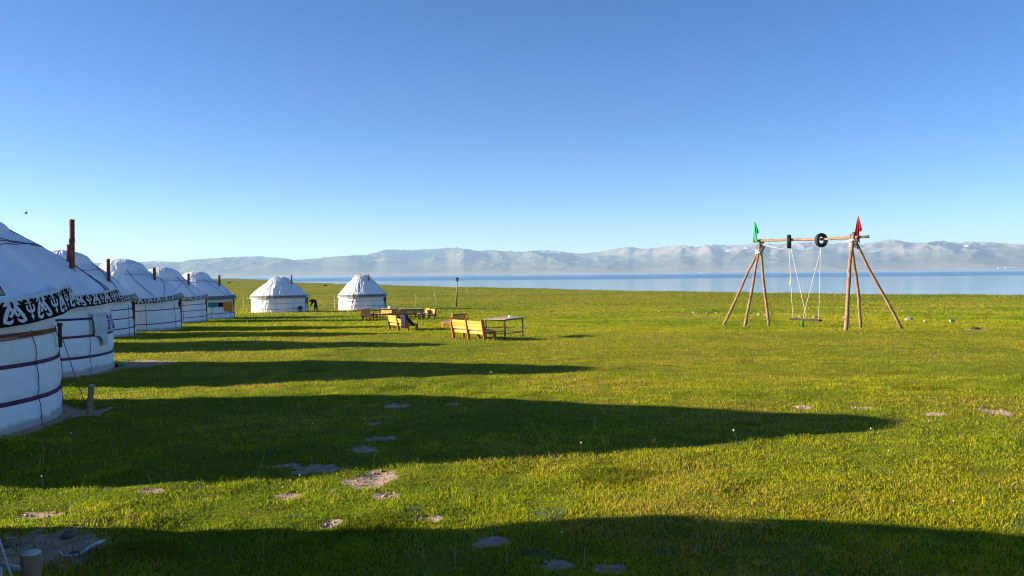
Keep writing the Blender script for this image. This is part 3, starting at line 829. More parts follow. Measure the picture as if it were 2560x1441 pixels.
# ------------------------------------------------------------------ cloth on walls
def wall_cloth(y, a0, a1, z0, z1, name, mat, label, cat, shape=None, seed=0, off=.06, group=None):
    nu, nv = 22, 18; u = np.linspace(0, 1, nu); v = np.linspace(0, 1, nv)
    U, V = np.meshgrid(u, v, indexing='ij')
    lo = np.zeros(nu) if shape is None else np.interp(u, [q[0] for q in shape], [q[1] for q in shape])
    Z = z1 - (z1 - z0) * (V * (1 - lo[:, None]))
    T = a0 + (a1 - a0) * U
    r = y.wall_r(T, np.clip(Z, 0, y.Hw)) + off + .03 * np.sin(U * 15 + seed + V) * (.25 + V) * .9
    W = y.xyz(T, r, Z) + np.array([y.cx, y.cy, y.gz])
    c = W.reshape(-1, 3).mean(0); W = W - c
    o = finish(name, grid_mesh(name, W, nu, nv), mat, None, True, loc=tuple(c))
    m = o.modifiers.new('thickness', 'SOLIDIFY'); m.thickness = .008
    tag(o, label, cat, group)
wall_cloth(Y2, R(-4), R(10), .60, 1.40, 'hung_garment', M_GREYC, 'greyish white garment hung beside the door of the second yurt', 'garment', [(0, .38), (.35, .30), (.5, .0), (.75, .05), (1, .45)], 1)
wall_cloth(Y2, R(9), R(18), .92, 1.34, 'hung_scarf', M_BLUEP, 'blue and white printed scarf beside the hung garment', 'scarf', [(0, .25), (.6, .0), (1, .15)], 4, .07)
wall_cloth(Y6, DOOR - .82, DOOR - .40, .56, 1.44, 'orange_towel', M_ORANGE, 'bright orange towel hung on the last yurt of the row', 'towel', [(0, .12), (1, 0)], 2)
wall_cloth(Y6, DOOR - 1.03, DOOR - .85, .98, 1.40, 'dark_garment', M_DARKC, 'black garment hung between the teal cloth and orange towel', 'garment', [(0, .3), (.4, 0), (.7, .25), (1, .1)], 3)
wall_cloth(Y6, DOOR - 1.30, DOOR - 1.06, 1.00, 1.42, 'teal_cloth', M_TEAL, 'teal blue cloth hung left of the black garment', 'cloth', [(0, .2), (.5, 0), (1, .15)], 5)

# ------------------------------------------------------------------ benches and tables
def make_bench(length, bays, label, name='bench', dark=False):
    r = empty(name, (0, 0, 0)); tag(r, label, 'bench', 'slatted wooden garden benches')
    wp, ws = (M_DARKW, M_DARKW) if dark else (M_PINE, M_ORANGEW)
    for i in range(bays + 1):
        y = -length / 2 + length * i / bays
        b = MB(); b.prism([(-.20, 0), (-.09, 0), (-.13, .40), (-.22, .83), (-.345, .83), (-.27, .40)], y - .024, y + .024); b.build('back_post', ws, r, False, .006)
        b = MB(); b.prism([(.30, .0), (.40, .0), (.40, .37), (.24, .37)], y - .023, y + .023); b.build('front_leg', ws, r, False, .006)
        b = MB(); b.prism([(-.13, .27), (.25, .30), (.25, .37), (-.13, .36)], y - .021, y + .021); b.build('seat_rail', ws, r, False, .005)
    L = length / bays
    for i in range(bays):
        yc = -length / 2 + L * (i + .5); w = L - .056
        for k in range(3):
            z = .475 + k * .122; x = -.205 - (z - .40) * .21
            b = MB(); b.box((x, yc, z), (.026, w, .112), Matrix.Rotation(R(-11.5), 3, 'Y')); b.build('backrest_plank', wp, r, False, .004)
        b = MB(); b.box((-.165, yc, .31), (.026, w, .11), Matrix.Rotation(R(-5), 3, 'Y')); b.build('apron_plank', wp, r, False, .004)
    for k in range(4):
        b = MB(); b.box((-.07 + .135 * k, 0, .388 + .006 * k), (.122, length + .05, .026)); b.build('seat_plank', M_GREYW if not dark else wp, r, False, .004)
    return r
def put(o, x, y, deg, dz=-.012):
    o.location = (x, y, g0(x, y) + dz); o.rotation_euler = (0, 0, R(deg))
bench2 = make_bench(2.05, 2, 'two seat pine bench with its back to us, left of the table with a bowl')
b1 = make_bench(1.15, 1, 'single seat orange bench seen from the side, behind the nearest two seat bench')
def bench_copy(src, label, x, y, deg):
    c = copy_tree(src); c['label'] = label; put(c, x, y, deg); return c
put(bench2, -1.62, 31.45, 40)
put(b1, -3.05, 41.4, 150)
bench_copy(bench2, 'two seat pine bench with a navy jacket draped over its backrest', -5.75, 40.8, 36)
bench_copy(bench2, 'two seat bench seen edge on, leftmost of the far dining group', -10.50, 57.6, -4)
bench_copy(b1, 'bench with lit orange backrest behind the left table of the far dining group', -9.75, 59.9, 246)
bench_copy(b1, 'reddish shaded bench in the middle of the far dining group', -8.75, 60.4, 292)
bench_copy(bench2, 'wide dark shaded bench behind the right table of the far dining group', -7.55, 61.0, 289)
bench_copy(bench2, 'bench with pale yellow backrest at the right end of the far dining group', -6.35, 58.9, 208)

def make_table(lx, ly, h, label):
    r = empty('table', (0, 0, 0)); tag(r, label, 'table', 'steel framed wooden tables')
    n = 5
    for i in range(n):
        b = MB(); b.box((0, -ly / 2 + ly * (i + .5) / n, h - .014), (lx, ly / n - .006, .028)); b.build('top_plank', M_GREYW, r, False, .004)
    for sx in (-1, 1):
        for sy in (-1, 1):
            b = MB(); b.box((sx * (lx / 2 - .10), sy * (ly / 2 - .07), (h - .03) / 2), (.04, .04, h - .03)); b.build('leg', M_STEEL, r, False, .003)
    for sy in (-1, 1):
        b = MB(); b.box((0, sy * (ly / 2 - .07), h - .05), (lx - .242, .035, .04)); b.box((0, sy * (ly / 2 - .07), .20), (lx - .242, .03, .03)); b.build('side_rail', M_STEEL, r)
    for sx in (-1, 1):
        b = MB(); b.box((sx * (lx / 2 - .10), 0, h - .05), (.035, ly - .182, .04)); b.box((sx * (lx / 2 - .10), 0, .20), (.03, ly - .182, .03)); b.build('end_rail', M_STEEL, r)
    return r
t2 = make_table(1.75, 1.02, .80, 'steel framed table with a white bowl, right of the nearest bench')
put(t2, -.32, 32.45, 62)
t3 = copy_tree(t2); t3['label'] = 'steel framed table at the left of the far dining group'; put(t3, -9.35, 57.6, 10)
t4 = copy_tree(t2); t4['label'] = 'steel framed table at the right of the far dining group'; put(t4, -7.55, 58.9, 15)
def cup(x, y, z, r=.05, h=.09, label='white cup on the table beside the nearest bench', name='cup'):
    n = 14; pr = [(.7 * r, 0), (r, h * .6), (r, h), (r * .86, h), (r * .8, h * .4), (0.001, h * .12)]
    vs = [(q * math.cos(2 * PI * k / n), q * math.sin(2 * PI * k / n), zz) for q, zz in pr for k in range(n)]
    b = MB(); b.add(vs, [(i * n + k, i * n + (k + 1) % n, (i + 1) * n + (k + 1) % n, (i + 1) * n + k) for i in range(len(pr) - 1) for k in range(n)] + [tuple(range(n))[::-1]])
    o = b.build(name, M_WHITE, None, True); o.location = (x, y, z); tag(o, label, 'cup'); return o
tz = g0(-.32, 32.45) - .012 + .801
o = cup(-.10, 32.72, tz, .075, .075, 'white bowl on the table beside the nearest bench', 'bowl'); o['category'] = 'bowl'
def bag(x, y, z, s, mat, label, cat, name):
    bm = bmesh.new(); bmesh.ops.create_icosphere(bm, subdivisions=3, radius=1)
    for v in bm.verts:
        k = 1 + .22 * float(perlin(v.co.x * 1.7 + x, v.co.y * 1.7 + v.co.z * 1.3 + y)); v.co = Vector((v.co.x * s[0] * k, v.co.y * s[1] * k, max(-.6, v.co.z) * s[2] * k))
        if v.co.z < -s[2] * .55: v.co.z = -s[2] * .55
    me = bpy.data.meshes.new(name); bm.to_mesh(me); bm.free()
    o = finish(name, me, mat, None, True); o.location = (x, y, z + s[2] * .55); tag(o, label, cat); return o
bag(-8.95, 57.85, g0(-9.35, 57.6) - .012 + .801, (.17, .13, .13), M_GREYC, 'greyish white bag on the left table of the far dining group', 'bag', 'bag')
# jacket over bench backrest
def jacket():
    X, Y, D = -5.75, 40.8, R(36); nu, nv = 20, 30
    u = np.linspace(-.5, .5, nu); v = np.linspace(0, 1, nv); U, V = np.meshgrid(u, v, indexing='ij')
    s_ = V * 1.35 - .62   # path length: negative hangs in front, positive behind
    zt = .86
    x = np.where(s_ < -.05, -.17 + .10 * np.clip(-s_, 0, 1), np.where(s_ > .05, -.36 + .05 * s_, -.265 - 1.9 * s_))
    z = zt - np.clip(np.abs(s_) - .04, 0, 2) * .98
    wdt = .52 - .10 * np.clip(s_, 0, 1)
    x = x + np.where(s_ > .05, -.03 * np.sin(U * 17 + 1) * np.clip(s_, 0, 1), .02 * np.sin(U * 14))
    y = -.80 + U * wdt + .03 * np.sin(V * 6)
    P = np.stack([x, y, z], -1)
    o = finish('jacket', grid_mesh('jacket', P, nu, nv), M_NAVY, None, True)
    o.modifiers.new('thickness', 'SOLIDIFY').thickness = .018
    o.location = (X, Y, g0(X, Y) - .012); o.rotation_euler = (0, 0, D)
    tag(o, 'navy jacket draped over the bench backrest', 'jacket')
    # sleeve falling towards the seat
    b = MB(); b.tube([(-.30, -1.0, .80), (-.10, -1.06, .56), (.03, -1.07, .42), (.16, -1.06, .30)], [.07, .075, .07, .055], 10, True, .08); b.build('sleeve', M_NAVY, o, True)
    h = bag(0, 0, 0, (.11, .12, .09), M_DARKW, 'small brown cap hung on the bench backrest', 'cap', 'cap')
    p = Matrix.Translation(o.location) @ Matrix.Rotation(D, 4, 'Z') @ Vector((-.36, -.30, .70)); h.location = p
jacket()

# ------------------------------------------------------------------ swing
def log(name, a, b_, r0, r1, parent, mat=None, seed=0):
    a, b_ = Vector(a), Vector(b_); d = b_ - a; L = d.length; n = 12; rs = random.Random(seed)
    m = MB(); pts = [Vector((math.sin(i * .55 + seed) * .028 + rs.uniform(-1, 1) * .010, math.cos(i * .47 + seed * 2) * .024 + rs.uniform(-1, 1) * .010, L * i / n)) for i in range(n + 1)]
    m.tube(pts, [(r0 + (r1 - r0) * i / n) * (1 + rs.uniform(-.09, .09)) for i in range(n + 1)], 12, True, .035, seed)
    o = m.build(name, mat or M_LOG, parent, True)
    o.location = a - Vector(parent.location) if parent else a
    o.rotation_mode = 'QUATERNION'; o.rotation_quaternion = d.to_track_quat('Z', 'Y')
    return o
sw = empty('swing_frame', (14.3, 38.6, g0(14.3, 38.6))); tag(sw, 'tall swing frame of two log tripods joined by a crossbeam', 'swing frame')
def foot(x, y): return (x, y, g0(x, y) - .12)
AL = Vector((12.80, 40.8, 2.80)); AR = Vector((15.58, 36.0, 2.98))
BL = Vector((12.66, 41.02, 3.30)); BR = Vector((16.08, 35.70, 3.27))
def leg(f, ap, over, k, r0=.075, r1=.058, shift=(0, 0)):
    a = Vector(foot(*f)); t = Vector(ap) + Vector((shift[0], shift[1], 0)); d = (t - a).normalized()
    log('leg', a, t + d * over, r0, r1, sw, None, k)
leg((11.2, 42.1), AL, .55, 1, shift=(.02, .10)); leg((11.67, 39.6), AL, .60, 2, shift=(-.04, -.11)); leg((13.25, 40.7), AL, .62, 3, shift=(.11, .02))
leg((14.84, 35.15), AR, .52, 4, .095, .075, shift=(-.07, -.10)); leg((16.5, 37.2), AR, .45, 5, shift=(.02, .12)); leg((17.8, 35.9), AR, .12, 6, .075, .062, shift=(.16, 0))
bd = (BR - BL).normalized()
log('crossbeam', BL - bd * .15, BR + bd * .1, .070, .064, sw, None, 9)
for nm, P, rr in (('lashing', AL, .17), ('lashing', AR, .15)):
    b = MB(); rs = random.Random(3)
    for k in range(4):
        pts = [(P.x + math.cos(a) * rr * rs.uniform(.92, 1.08), P.y + math.sin(a) * rr * rs.uniform(.92, 1.08), P.z - .14 + .07 * k + .035 * math.sin(a * 2 + k)) for a in np.linspace(0, 2 * PI, 15)]
        b.tube([(p[0] - sw.location.x, p[1] - sw.location.y, p[2] - sw.location.z) for p in pts], .021 if k % 2 else .028, 6)
    b.build(nm, M_ROPEW, sw, True)
b = MB(); P = AR - Vector(sw.location); b.tube([(P.x - .36, P.y - .06, P.z + .08), (P.x - .15, P.y - .17, P.z + .12), (P.x + .12, P.y - .15, P.z + .17)], [.015, .07, .05], 8, True, .1); b.build('white_cloth_tie', M_WHITE, sw, True)
b = MB(); P = AL - Vector(sw.location); b.box((P.x + .16, P.y - .12, P.z + .12), (.16, .02, .30), Matrix.Rotation(.5, 3, 'Y')); b.build('board_scrap', M_GREYW, sw, False, .004)
b = MB(); P = AL - Vector(sw.location); b.tube([(P.x - .02, P.y, P.z + .42), (P.x + .55, P.y - .7, P.z + .15), (P.x + 1.0, P.y - 1.5, P.z + .02)], .009, 5); b.build('slack_rope', M_ROPEW, sw, True)
b = MB(); P1 = BL + bd * 4.1 - Vector(sw.location); P2 = AR - Vector(sw.location); b.tube([(P1.x, P1.y, P1.z - .2), (P2.x, P2.y, P2.z + .22)], .006, 5); b.build('wire', M_ROPE, sw, True)

def tyre(c, axis, label):
    Rm, n, m = .33, 48, 20; prof = []
    for k in range(m):
        a = 2 * PI * k / m; ca, sa = math.cos(a), math.sin(a)
        rr = .262 + .084 * (abs(ca) ** .65) * (1 if ca > 0 else -1); ax = .102 * (abs(sa) ** .7) * (1 if sa > 0 else -1)
        prof.append((rr, ax))
    vs, fs = [], []
    for i in range(n):
        t = 2 * PI * i / n
        for k, (r_, ax) in enumerate(prof):
            g = -.010 if (r_ > .325 and i % 2) else 0
            vs.append(((r_ + g) * math.cos(t), (r_ + g) * math.sin(t), ax))
    for i in range(n):
        for k in range(m):
            if r_ is None: pass
            fs.append((i * m + k, ((i + 1) % n) * m + k, ((i + 1) % n) * m + (k + 1) % m, i * m + (k + 1) % m))
    b = MB(); b.add(vs, fs); o = b.build('tyre', M_RUBBER, None, True)
    o.location = c; o.rotation_euler = Vector(axis).to_track_quat('Z', 'Y').to_euler()
    tag(o, label, 'tyre', 'tyres strung on the crossbeam')
    return o
T1 = BL - bd * .15 + (BR - BL + bd * .25) * .345; T2 = BL - bd * .15 + (BR - BL + bd * .25) * .625
tyre(T1 + Vector((0, 0, -.075)), (.93, -.36, 0), 'black tyre seen edge on, left one on the swing crossbeam')
tyre(T2 + Vector((0, 0, -.075)), (.34, -.94, 0), 'black tyre with its hole showing, right one on the swing crossbeam')
seat_z = g0(14.25, 38.5) + .40
S1 = Vector((T1.x + .10, T1.y - .06, seat_z)); S2 = Vector((T2.x - .06, T2.y + .1, seat_z + .01))
rsw = empty('rope_swing', ((S1.x + S2.x) / 2, (S1.y + S2.y) / 2, seat_z)); tag(rsw, 'swing of white ropes with a dark plank seat hanging from the tyres', 'swing')
c0 = Vector(rsw.location); sdv = (S2 - S1).normalized(); px = Vector((-sdv.y, sdv.x, 0))
b = MB(); rot = Matrix.Rotation(math.atan2(sdv.y, sdv.x), 3, 'Z'); b.box((0, 0, 0), ((S2 - S1).length + .12, .26, .085), rot); b.build('seat_plank', simple('dark_seat_board', (.035, .022, .016), .8, .4, 8), rsw, False, .006)
def hang(a, b_, kinks=0):
    m = MB(); pts = [a.lerp(b_, t) + Vector((random.uniform(-.006, .006), 0, 0)) for t in np.linspace(0, 1, 9)]
    m.tube([p - c0 for p in pts], .010, 6); m.build('rope', M_ROPEW, rsw, True)
bt = Vector((0, 0, -.40))
hang(T1 + bt, S1 + px * .09); hang(T1 + bt + Vector((.08, -.03, 0)), S1.lerp(S2, .60) - px * .09)
hang(T2 + bt, S1.lerp(S2, .36) + px * .09); hang(T2 + bt + Vector((-.03, 0, 0)), S2 - px * .05)
b = MB(); p = (T1 + bt).lerp(S1, .50) - c0; b.tube([(p.x, p.y, p.z + .22), (p.x + .01, p.y, p.z), (p.x - .02, p.y, p.z - .12)], [.02, .035, .012], 7, True, .2); b.build('knot', M_ROPEW, rsw, True)
def hang_cloth(name, c, w, h, mat, label, cat, seed):
    nu, nv = 12, 14; U, V = np.meshgrid(np.linspace(-.5, .5, nu), np.linspace(0, 1, nv), indexing='ij')
    ww = w * (.35 + .65 * V ** .6) * (1 - .5 * np.clip(V - .85, 0, 1) * 4)
    P = np.stack([U * ww, .05 * np.sin(U * 11 + seed + V * 2) * (.3 + V), -V * h - .05 * np.abs(U)], -1)
    o = finish(name, grid_mesh(name, P, nu, nv), mat, None, True); o.modifiers.new('thickness', 'SOLIDIFY').thickness = .006
    o.location = c; tag(o, label, cat); return o
hang_cloth('green_rag', (S1.lerp(S2, .42).x, S1.lerp(S2, .42).y, seat_z - .018), .17, .34, M_GREENC, 'green rag hanging under the swing seat', 'rag', 2)
def flag(base, top, side, w, drop, mat, label, seed, wave=.09):
    base, top = Vector(base), Vector(top)
    r = empty('flag', base); tag(r, label, 'flag', 'small flags on the swing tripods')
    b = MB(); b.tube([(0, 0, 0), tuple(top - base)], .011, 6); b.build('pole', M_POST, r, True)
    nu, nv = 16, 24; U, V = np.meshgrid(np.linspace(0, 1, nu), np.linspace(0, 1, nv), indexing='ij')
    d = base - top; L = d.length * drop
    prof = w * (V ** .9) * (1 - .45 * sstep(.86, 1.0, V))
    x = side * U * prof - side * .10 * V * 0; y = wave * np.sin(U * 7 + seed + V * 1.5) * V; z = -V * L - .10 * U * V
    ax = d.normalized(); P = np.stack([x + (top - base).x + ax.x * V * L, y + (top - base).y, (top - base).z + z], -1)
    o = finish('cloth', grid_mesh('cloth', P, nu, nv), mat, r, True); o.modifiers.new('thickness', 'SOLIDIFY').thickness = .006
    b2 = MB()
    P2 = np.stack([-side * U * prof * .55 + (top - base).x + ax.x * V * L, .03 + .05 * np.sin(U * 5 + V * 2), (top - base).z - V * L * .62], -1)
    o2 = finish('fold', grid_mesh('fold', P2, nu, nv), mat, r, True); o2.modifiers.new('thickness', 'SOLIDIFY').thickness = .006
flag((12.72, 40.70, 3.10), (12.54, 40.70, 4.36), -1, .20, .84, M_GREENC, 'green pennant on the left swing tripod', .4)
flag((16.0, 36.25, 2.95), (15.93, 36.25, 4.26), -1, .30, .90, M_REDC, 'red pennant on the right swing tripod', 1.6, .035)

# ------------------------------------------------------------------ lamp post and wire fence
def lamp_post():
    x, y = -7.36, 104.7; r = empty('lamp_post', (x, y, g0(x, y))); tag(r, 'weathered pole with a small black lamp, standing near the lake shore', 'lamp post')
    b = MB(); b.tube([(-.04, 0, -.2), (0, 0, 1.9)], [.13, .11], 10, True, .05); b.build('lower_post', M_POST, r, True)
    b = MB(); b.tube([(.06, -.05, 1.2), (.10, 0, 3.35)], [.075, .06], 8); b.build('pole', M_GREYW, r, True)
    b = MB(); b.box((.10, 0, 3.62), (.36, .28, .48)); h = b.build('lamp_head', M_STEEL, r, False, .03)
    b = MB(); b.box((.10, -.145, 3.58), (.22, .02, .18)); b.build('lens', M_FLASH, h, False, .004)
    b = MB(); b.tube([(.10, 0, 3.30), (.10, 0, 3.48)], [.05, .10], 8); b.build('bracket', M_STEEL, r, True)
lamp_post()
FP = [(-30.6, 89.6), (-26.3, 94.0), (-21.84, 96.8), (-17.2, 100.6), (-12.58, 103.2), (-9.9, 104.6)]
fr = empty('wire_fence', (FP[0][0], FP[0][1], g0(*FP[0]))); tag(fr, 'thin wire fence with pale posts running behind the two far yurts', 'fence')
f0 = Vector(fr.location); tops = []
for i, (x, y) in enumerate(FP):
    z = g0(x, y); le = .45 if i == 5 else random.uniform(-.05, .05)
    b = MB(); b.tube([Vector((x, y, z - .1)) - f0, Vector((x - le, y, z + 1.85)) - f0], .028, 7); b.build('post', M_WIRE, fr, True); tops.append((x, y, z, le))
for h in (.35, .80, 1.20, 1.62):
    b = MB(); pts = [Vector((x - le * h / 1.85, y, z + h)) - f0 for x, y, z, le in tops]
    b.tube(pts, .008, 5); b.build('wire', M_WIRE, fr, True)

# ------------------------------------------------------------------ stakes, ropes, stones and small things near the yurts
def stake(x, y, h, r, lean, label, top=True):
    z = g0(x, y); o = empty('wooden_stake', (x, y, z)); tag(o, label, 'stake', 'wooden stakes driven in beside the yurts')
    b = MB(); n = 7; pts = [(lean[0] * t, lean[1] * t, -.15 + (h + .15) * t) for t in np.linspace(0, 1, n)]
    b.tube(pts, [r * (1.0 - .05 * math.sin(i * 2)) for i in range(n)], 14, True, .12, 5); b.build('shaft', M_POST, o, True)
    e = MB(); e.tube([(lean[0], lean[1], h + .001), (lean[0], lean[1], h + .012)], [r * .97, r * .82], 12, True, .06, 7); e.build('cut_top', M_ENDG, o, True)
    return o
s1 = stake(-6.50, 12.0, .44, .042, (.06, .02), 'leaning weathered stake with a guy rope right of the nearest yurt')
s2 = stake(-2.74, 4.42, .30, .052, (.015, 0), 'short stump like stake with pale cut top in the bottom left corner')
def guy(name, pts, rad, mat, label):
    p0 = Vector(pts[0]); b = MB(); b.tube([Vector(p) - p0 for p in pts], rad, 6); o = b.build(name, mat, None, True); o.location = p0; tag(o, label, 'rope', 'guy ropes'); return o
a_ = R(20); e = Vector((Y1.cx + 3.12 * math.cos(a_), Y1.cy + 3.12 * math.sin(a_), Y1.gz + 1.42))
guy('guy_rope', [e, e.lerp(Vector((-6.49, 11.97, s1.location.z + .10)), .5) - Vector((0, 0, .03)), (-6.49, 11.96, s1.location.z + .10)], 0.006, M_ROPE, 'thin guy rope from the nearest yurt band down to the leaning stake')
guy('guy_rope', [(-3.62, 4.85, 1.2), (-3.18, 4.70, .50), (-2.93, 4.52, .10), (-2.80, 4.43, -.06)], .006, M_ROPEW, 'thin guy rope beside the stump like stake')
def rock(x, y, s, mat, label, seed, group='pale stones strewn across the meadow', cat='stone', sink=.3):
    bm = bmesh.new(); bmesh.ops.create_icosphere(bm, subdivisions=3, radius=1); k = seed * 3.7
    for v in bm.verts:
        c = v.co; f = 1 + .30 * float(perlin(c.x * 1.1 + k, c.y * 1.1 + c.z * .9 - k)) + .12 * float(perlin(c.x * 3 - k, c.y * 3 + c.z * 2.1 + k))
        v.co = Vector((c.x * s[0] * f, c.y * s[1] * f, c.z * s[2] * f))
    me = bpy.data.meshes.new('stone'); bm.to_mesh(me); bm.free()
    o = finish('stone', me, mat, None, True); o.location = (x, y, g0(x, y) + s[2] * (1 - sink) * .8); o.rotation_euler = (0, 0, seed * 1.3)
    tag(o, label, cat, group); return o
ROCKS = [(12.32, 79.0, .20, 'small white stone farthest left in the line of stones'), (13.70, 73.3, .24, 'dull stone second from the left in the line of stones'), (15.66, 71.9, .20, 'small pale stone third from the left in the line of stones'),
         (15.57, 67.5, .28, 'larger white stone in the line left of the swing'), (16.31, 65.9, .20, 'round white stone just left of the swing'), (17.03, 65.6, .24, 'flat pale stone nearest left of the swing'),
         (18.49, 59.0, .26, 'white stone behind the left tripod'), (18.56, 57.6, .22, 'flat white stone touching the left tripod rear leg in view'), (19.90, 54.5, .20, 'small stone behind the swing seat, left'),
         (20.48, 53.3, .28, 'rounded stone behind the swing seat, right'), (21.93, 52.0, .24, 'stone behind the right tripod front leg'), (23.37, 46.4, .34, 'grey stone just right of the right tripod'), (23.45, 44.7, .22, 'small pinkish stone right of the swing, middle of three')]
for i, (x, y, s, l) in enumerate(ROCKS): rock(x, y, (s * .66, s * .5, s * .34), M_ROCK, l, i + 1)
rock(-3.27, 5.74, (.058, .042, .032), M_ROCKD, 'smooth brown stone on bare soil in the bottom left corner', 20, None)
rock(-3.62, 5.56, (.04, .03, .02), M_ROCKD, 'small clod of earth left of the smooth brown stone', 22, None, 'clod')
rock(-3.02, 5.38, (.035, .02, .014), M_ROCKD, 'tiny dark pebble near the white peeled root', 24, None, 'pebble')
rock(20.45, 34.8, (.26, .20, .07), M_DUNG, 'dark clod of turf in the grass at the far right', 25, None, 'turf clod', .1)
M_PAIL = simple('dull_green_tin', (.20, .25, .19), .6, .3, 9)
def can():
    b = MB(); b.tube([(-.13, 0, 0), (.13, 0, 0)], .085, 16); o = b.build('bucket', M_PAIL, None, False, .01)
    k = MB(); k.tube([(.125, 0, 0), (.142, 0, 0)], .092, 16); k.build('rim', M_PAIL, o)
    o.location = (24.46, 43.8, g0(24.46, 43.8) + .085); o.rotation_euler = (0, 0, .15); tag(o, 'greenish grey pail lying on its side at the right, farthest of the stones', 'pail')
can()
def white_root():
    zz = lambda x, y: g0(x, y)
    pts = [(-3.13, 5.38), (-3.05, 5.30), (-2.99, 5.28), (-2.95, 5.32), (-2.93, 5.40), (-2.92, 5.49), (-2.90, 5.56)]
    p0 = Vector((pts[0][0], pts[0][1], zz(*pts[0]))); b = MB()
    b.tube([Vector((x, y, zz(x, y) + .02 + .02 * (i > 3))) - p0 for i, (x, y) in enumerate(pts)], [.004, .006, .006, .007, .010, .013, .004], 7, True, .25)
    o = b.build('peeled_root', M_BONE, None, True); o.location = p0; tag(o, 'whitish peeled root curling on soil beside the stump like stake', 'root')
    q = [(-3.10, 4.72), (-3.02, 4.70), (-2.94, 4.66)]; p0 = Vector((q[0][0], q[0][1], zz(*q[0]) + .14)); b = MB()
    b.tube([(0, 0, 0), (.10, -.03, -.005), (.19, -.08, .0)], [.012, .013, .010], 7, True, .15)
    for t in ((0, 0, 0), (.19, -.08, 0)): b.tube([t, (t[0], t[1], -.18)], .008, 6)
    o = b.build('white_rail', M_BONE, None, True); o.location = p0; tag(o, 'short white rail left of the stump like stake', 'rail')
    b = MB(); b.tube([(0, 0, 0), (.10, .10, .01), (.16, .20, .012)], .004, 5); o = b.build('straw', M_GREYW, None, True); o.location = (-3.30, 5.45, g0(-3.3, 5.45) + .02); tag(o, 'pale straw lying on bare soil in the bottom left corner', 'straw')
white_root()
def shoe(x, y, rz, mat, label):
    b = MB(); P = [(0, 0), (.03, .045), (.12, .05), (.22, .045), (.27, .0), (.22, -.045), (.12, -.05), (.03, -.045)]
    n = len(P); vs = [(p, q, .0) for p, q in P] + [(p, q, .022) for p, q in P]
    b.add(vs, [tuple(range(n))[::-1], tuple(range(n, 2 * n))] + [(i, (i + 1) % n, (i + 1) % n + n, i + n) for i in range(n)])
    o = b.build('slipper', mat, None, False, .006); s = MB()
    for t in np.linspace(.11, .19, 4): s.tube([(t, math.cos(k) * .052, .02 + math.sin(k) * .055) for k in np.linspace(0, PI, 9)], .013, 6)
    s.build('upper', mat, o, True)
    o.location = (x, y, g0(x, y) + .01); o.rotation_euler = (0, 0, rz); tag(o, label, 'slipper', 'slippers at the yurt door'); return o
shoe(-10.18, 20.15, .3, M_PLASTIC, 'bright green slipper at the door of the second yurt')
shoe(-10.02, 19.95, 2.4, M_DARKC, 'dark slipper beside the bright green one')
shoe(-10.42, 19.95, 1.2, M_DARKC, 'dark slipper left of the bright green one')
for i, (x, y, h, ln, l) in enumerate([(-29.6, 84.9, .75, (-.25, 0), 'leaning peg left of the low wide sunlit yurt'), (-26.6, 84.2, .55, (-.06, 0), 'brown peg in front of the low wide sunlit yurt'), (-24.6, 84.6, .55, (.08, 0), 'pale peg in front of the low wide sunlit yurt, right one')]):
    o = stake(x, y, h, .045, ln, l)

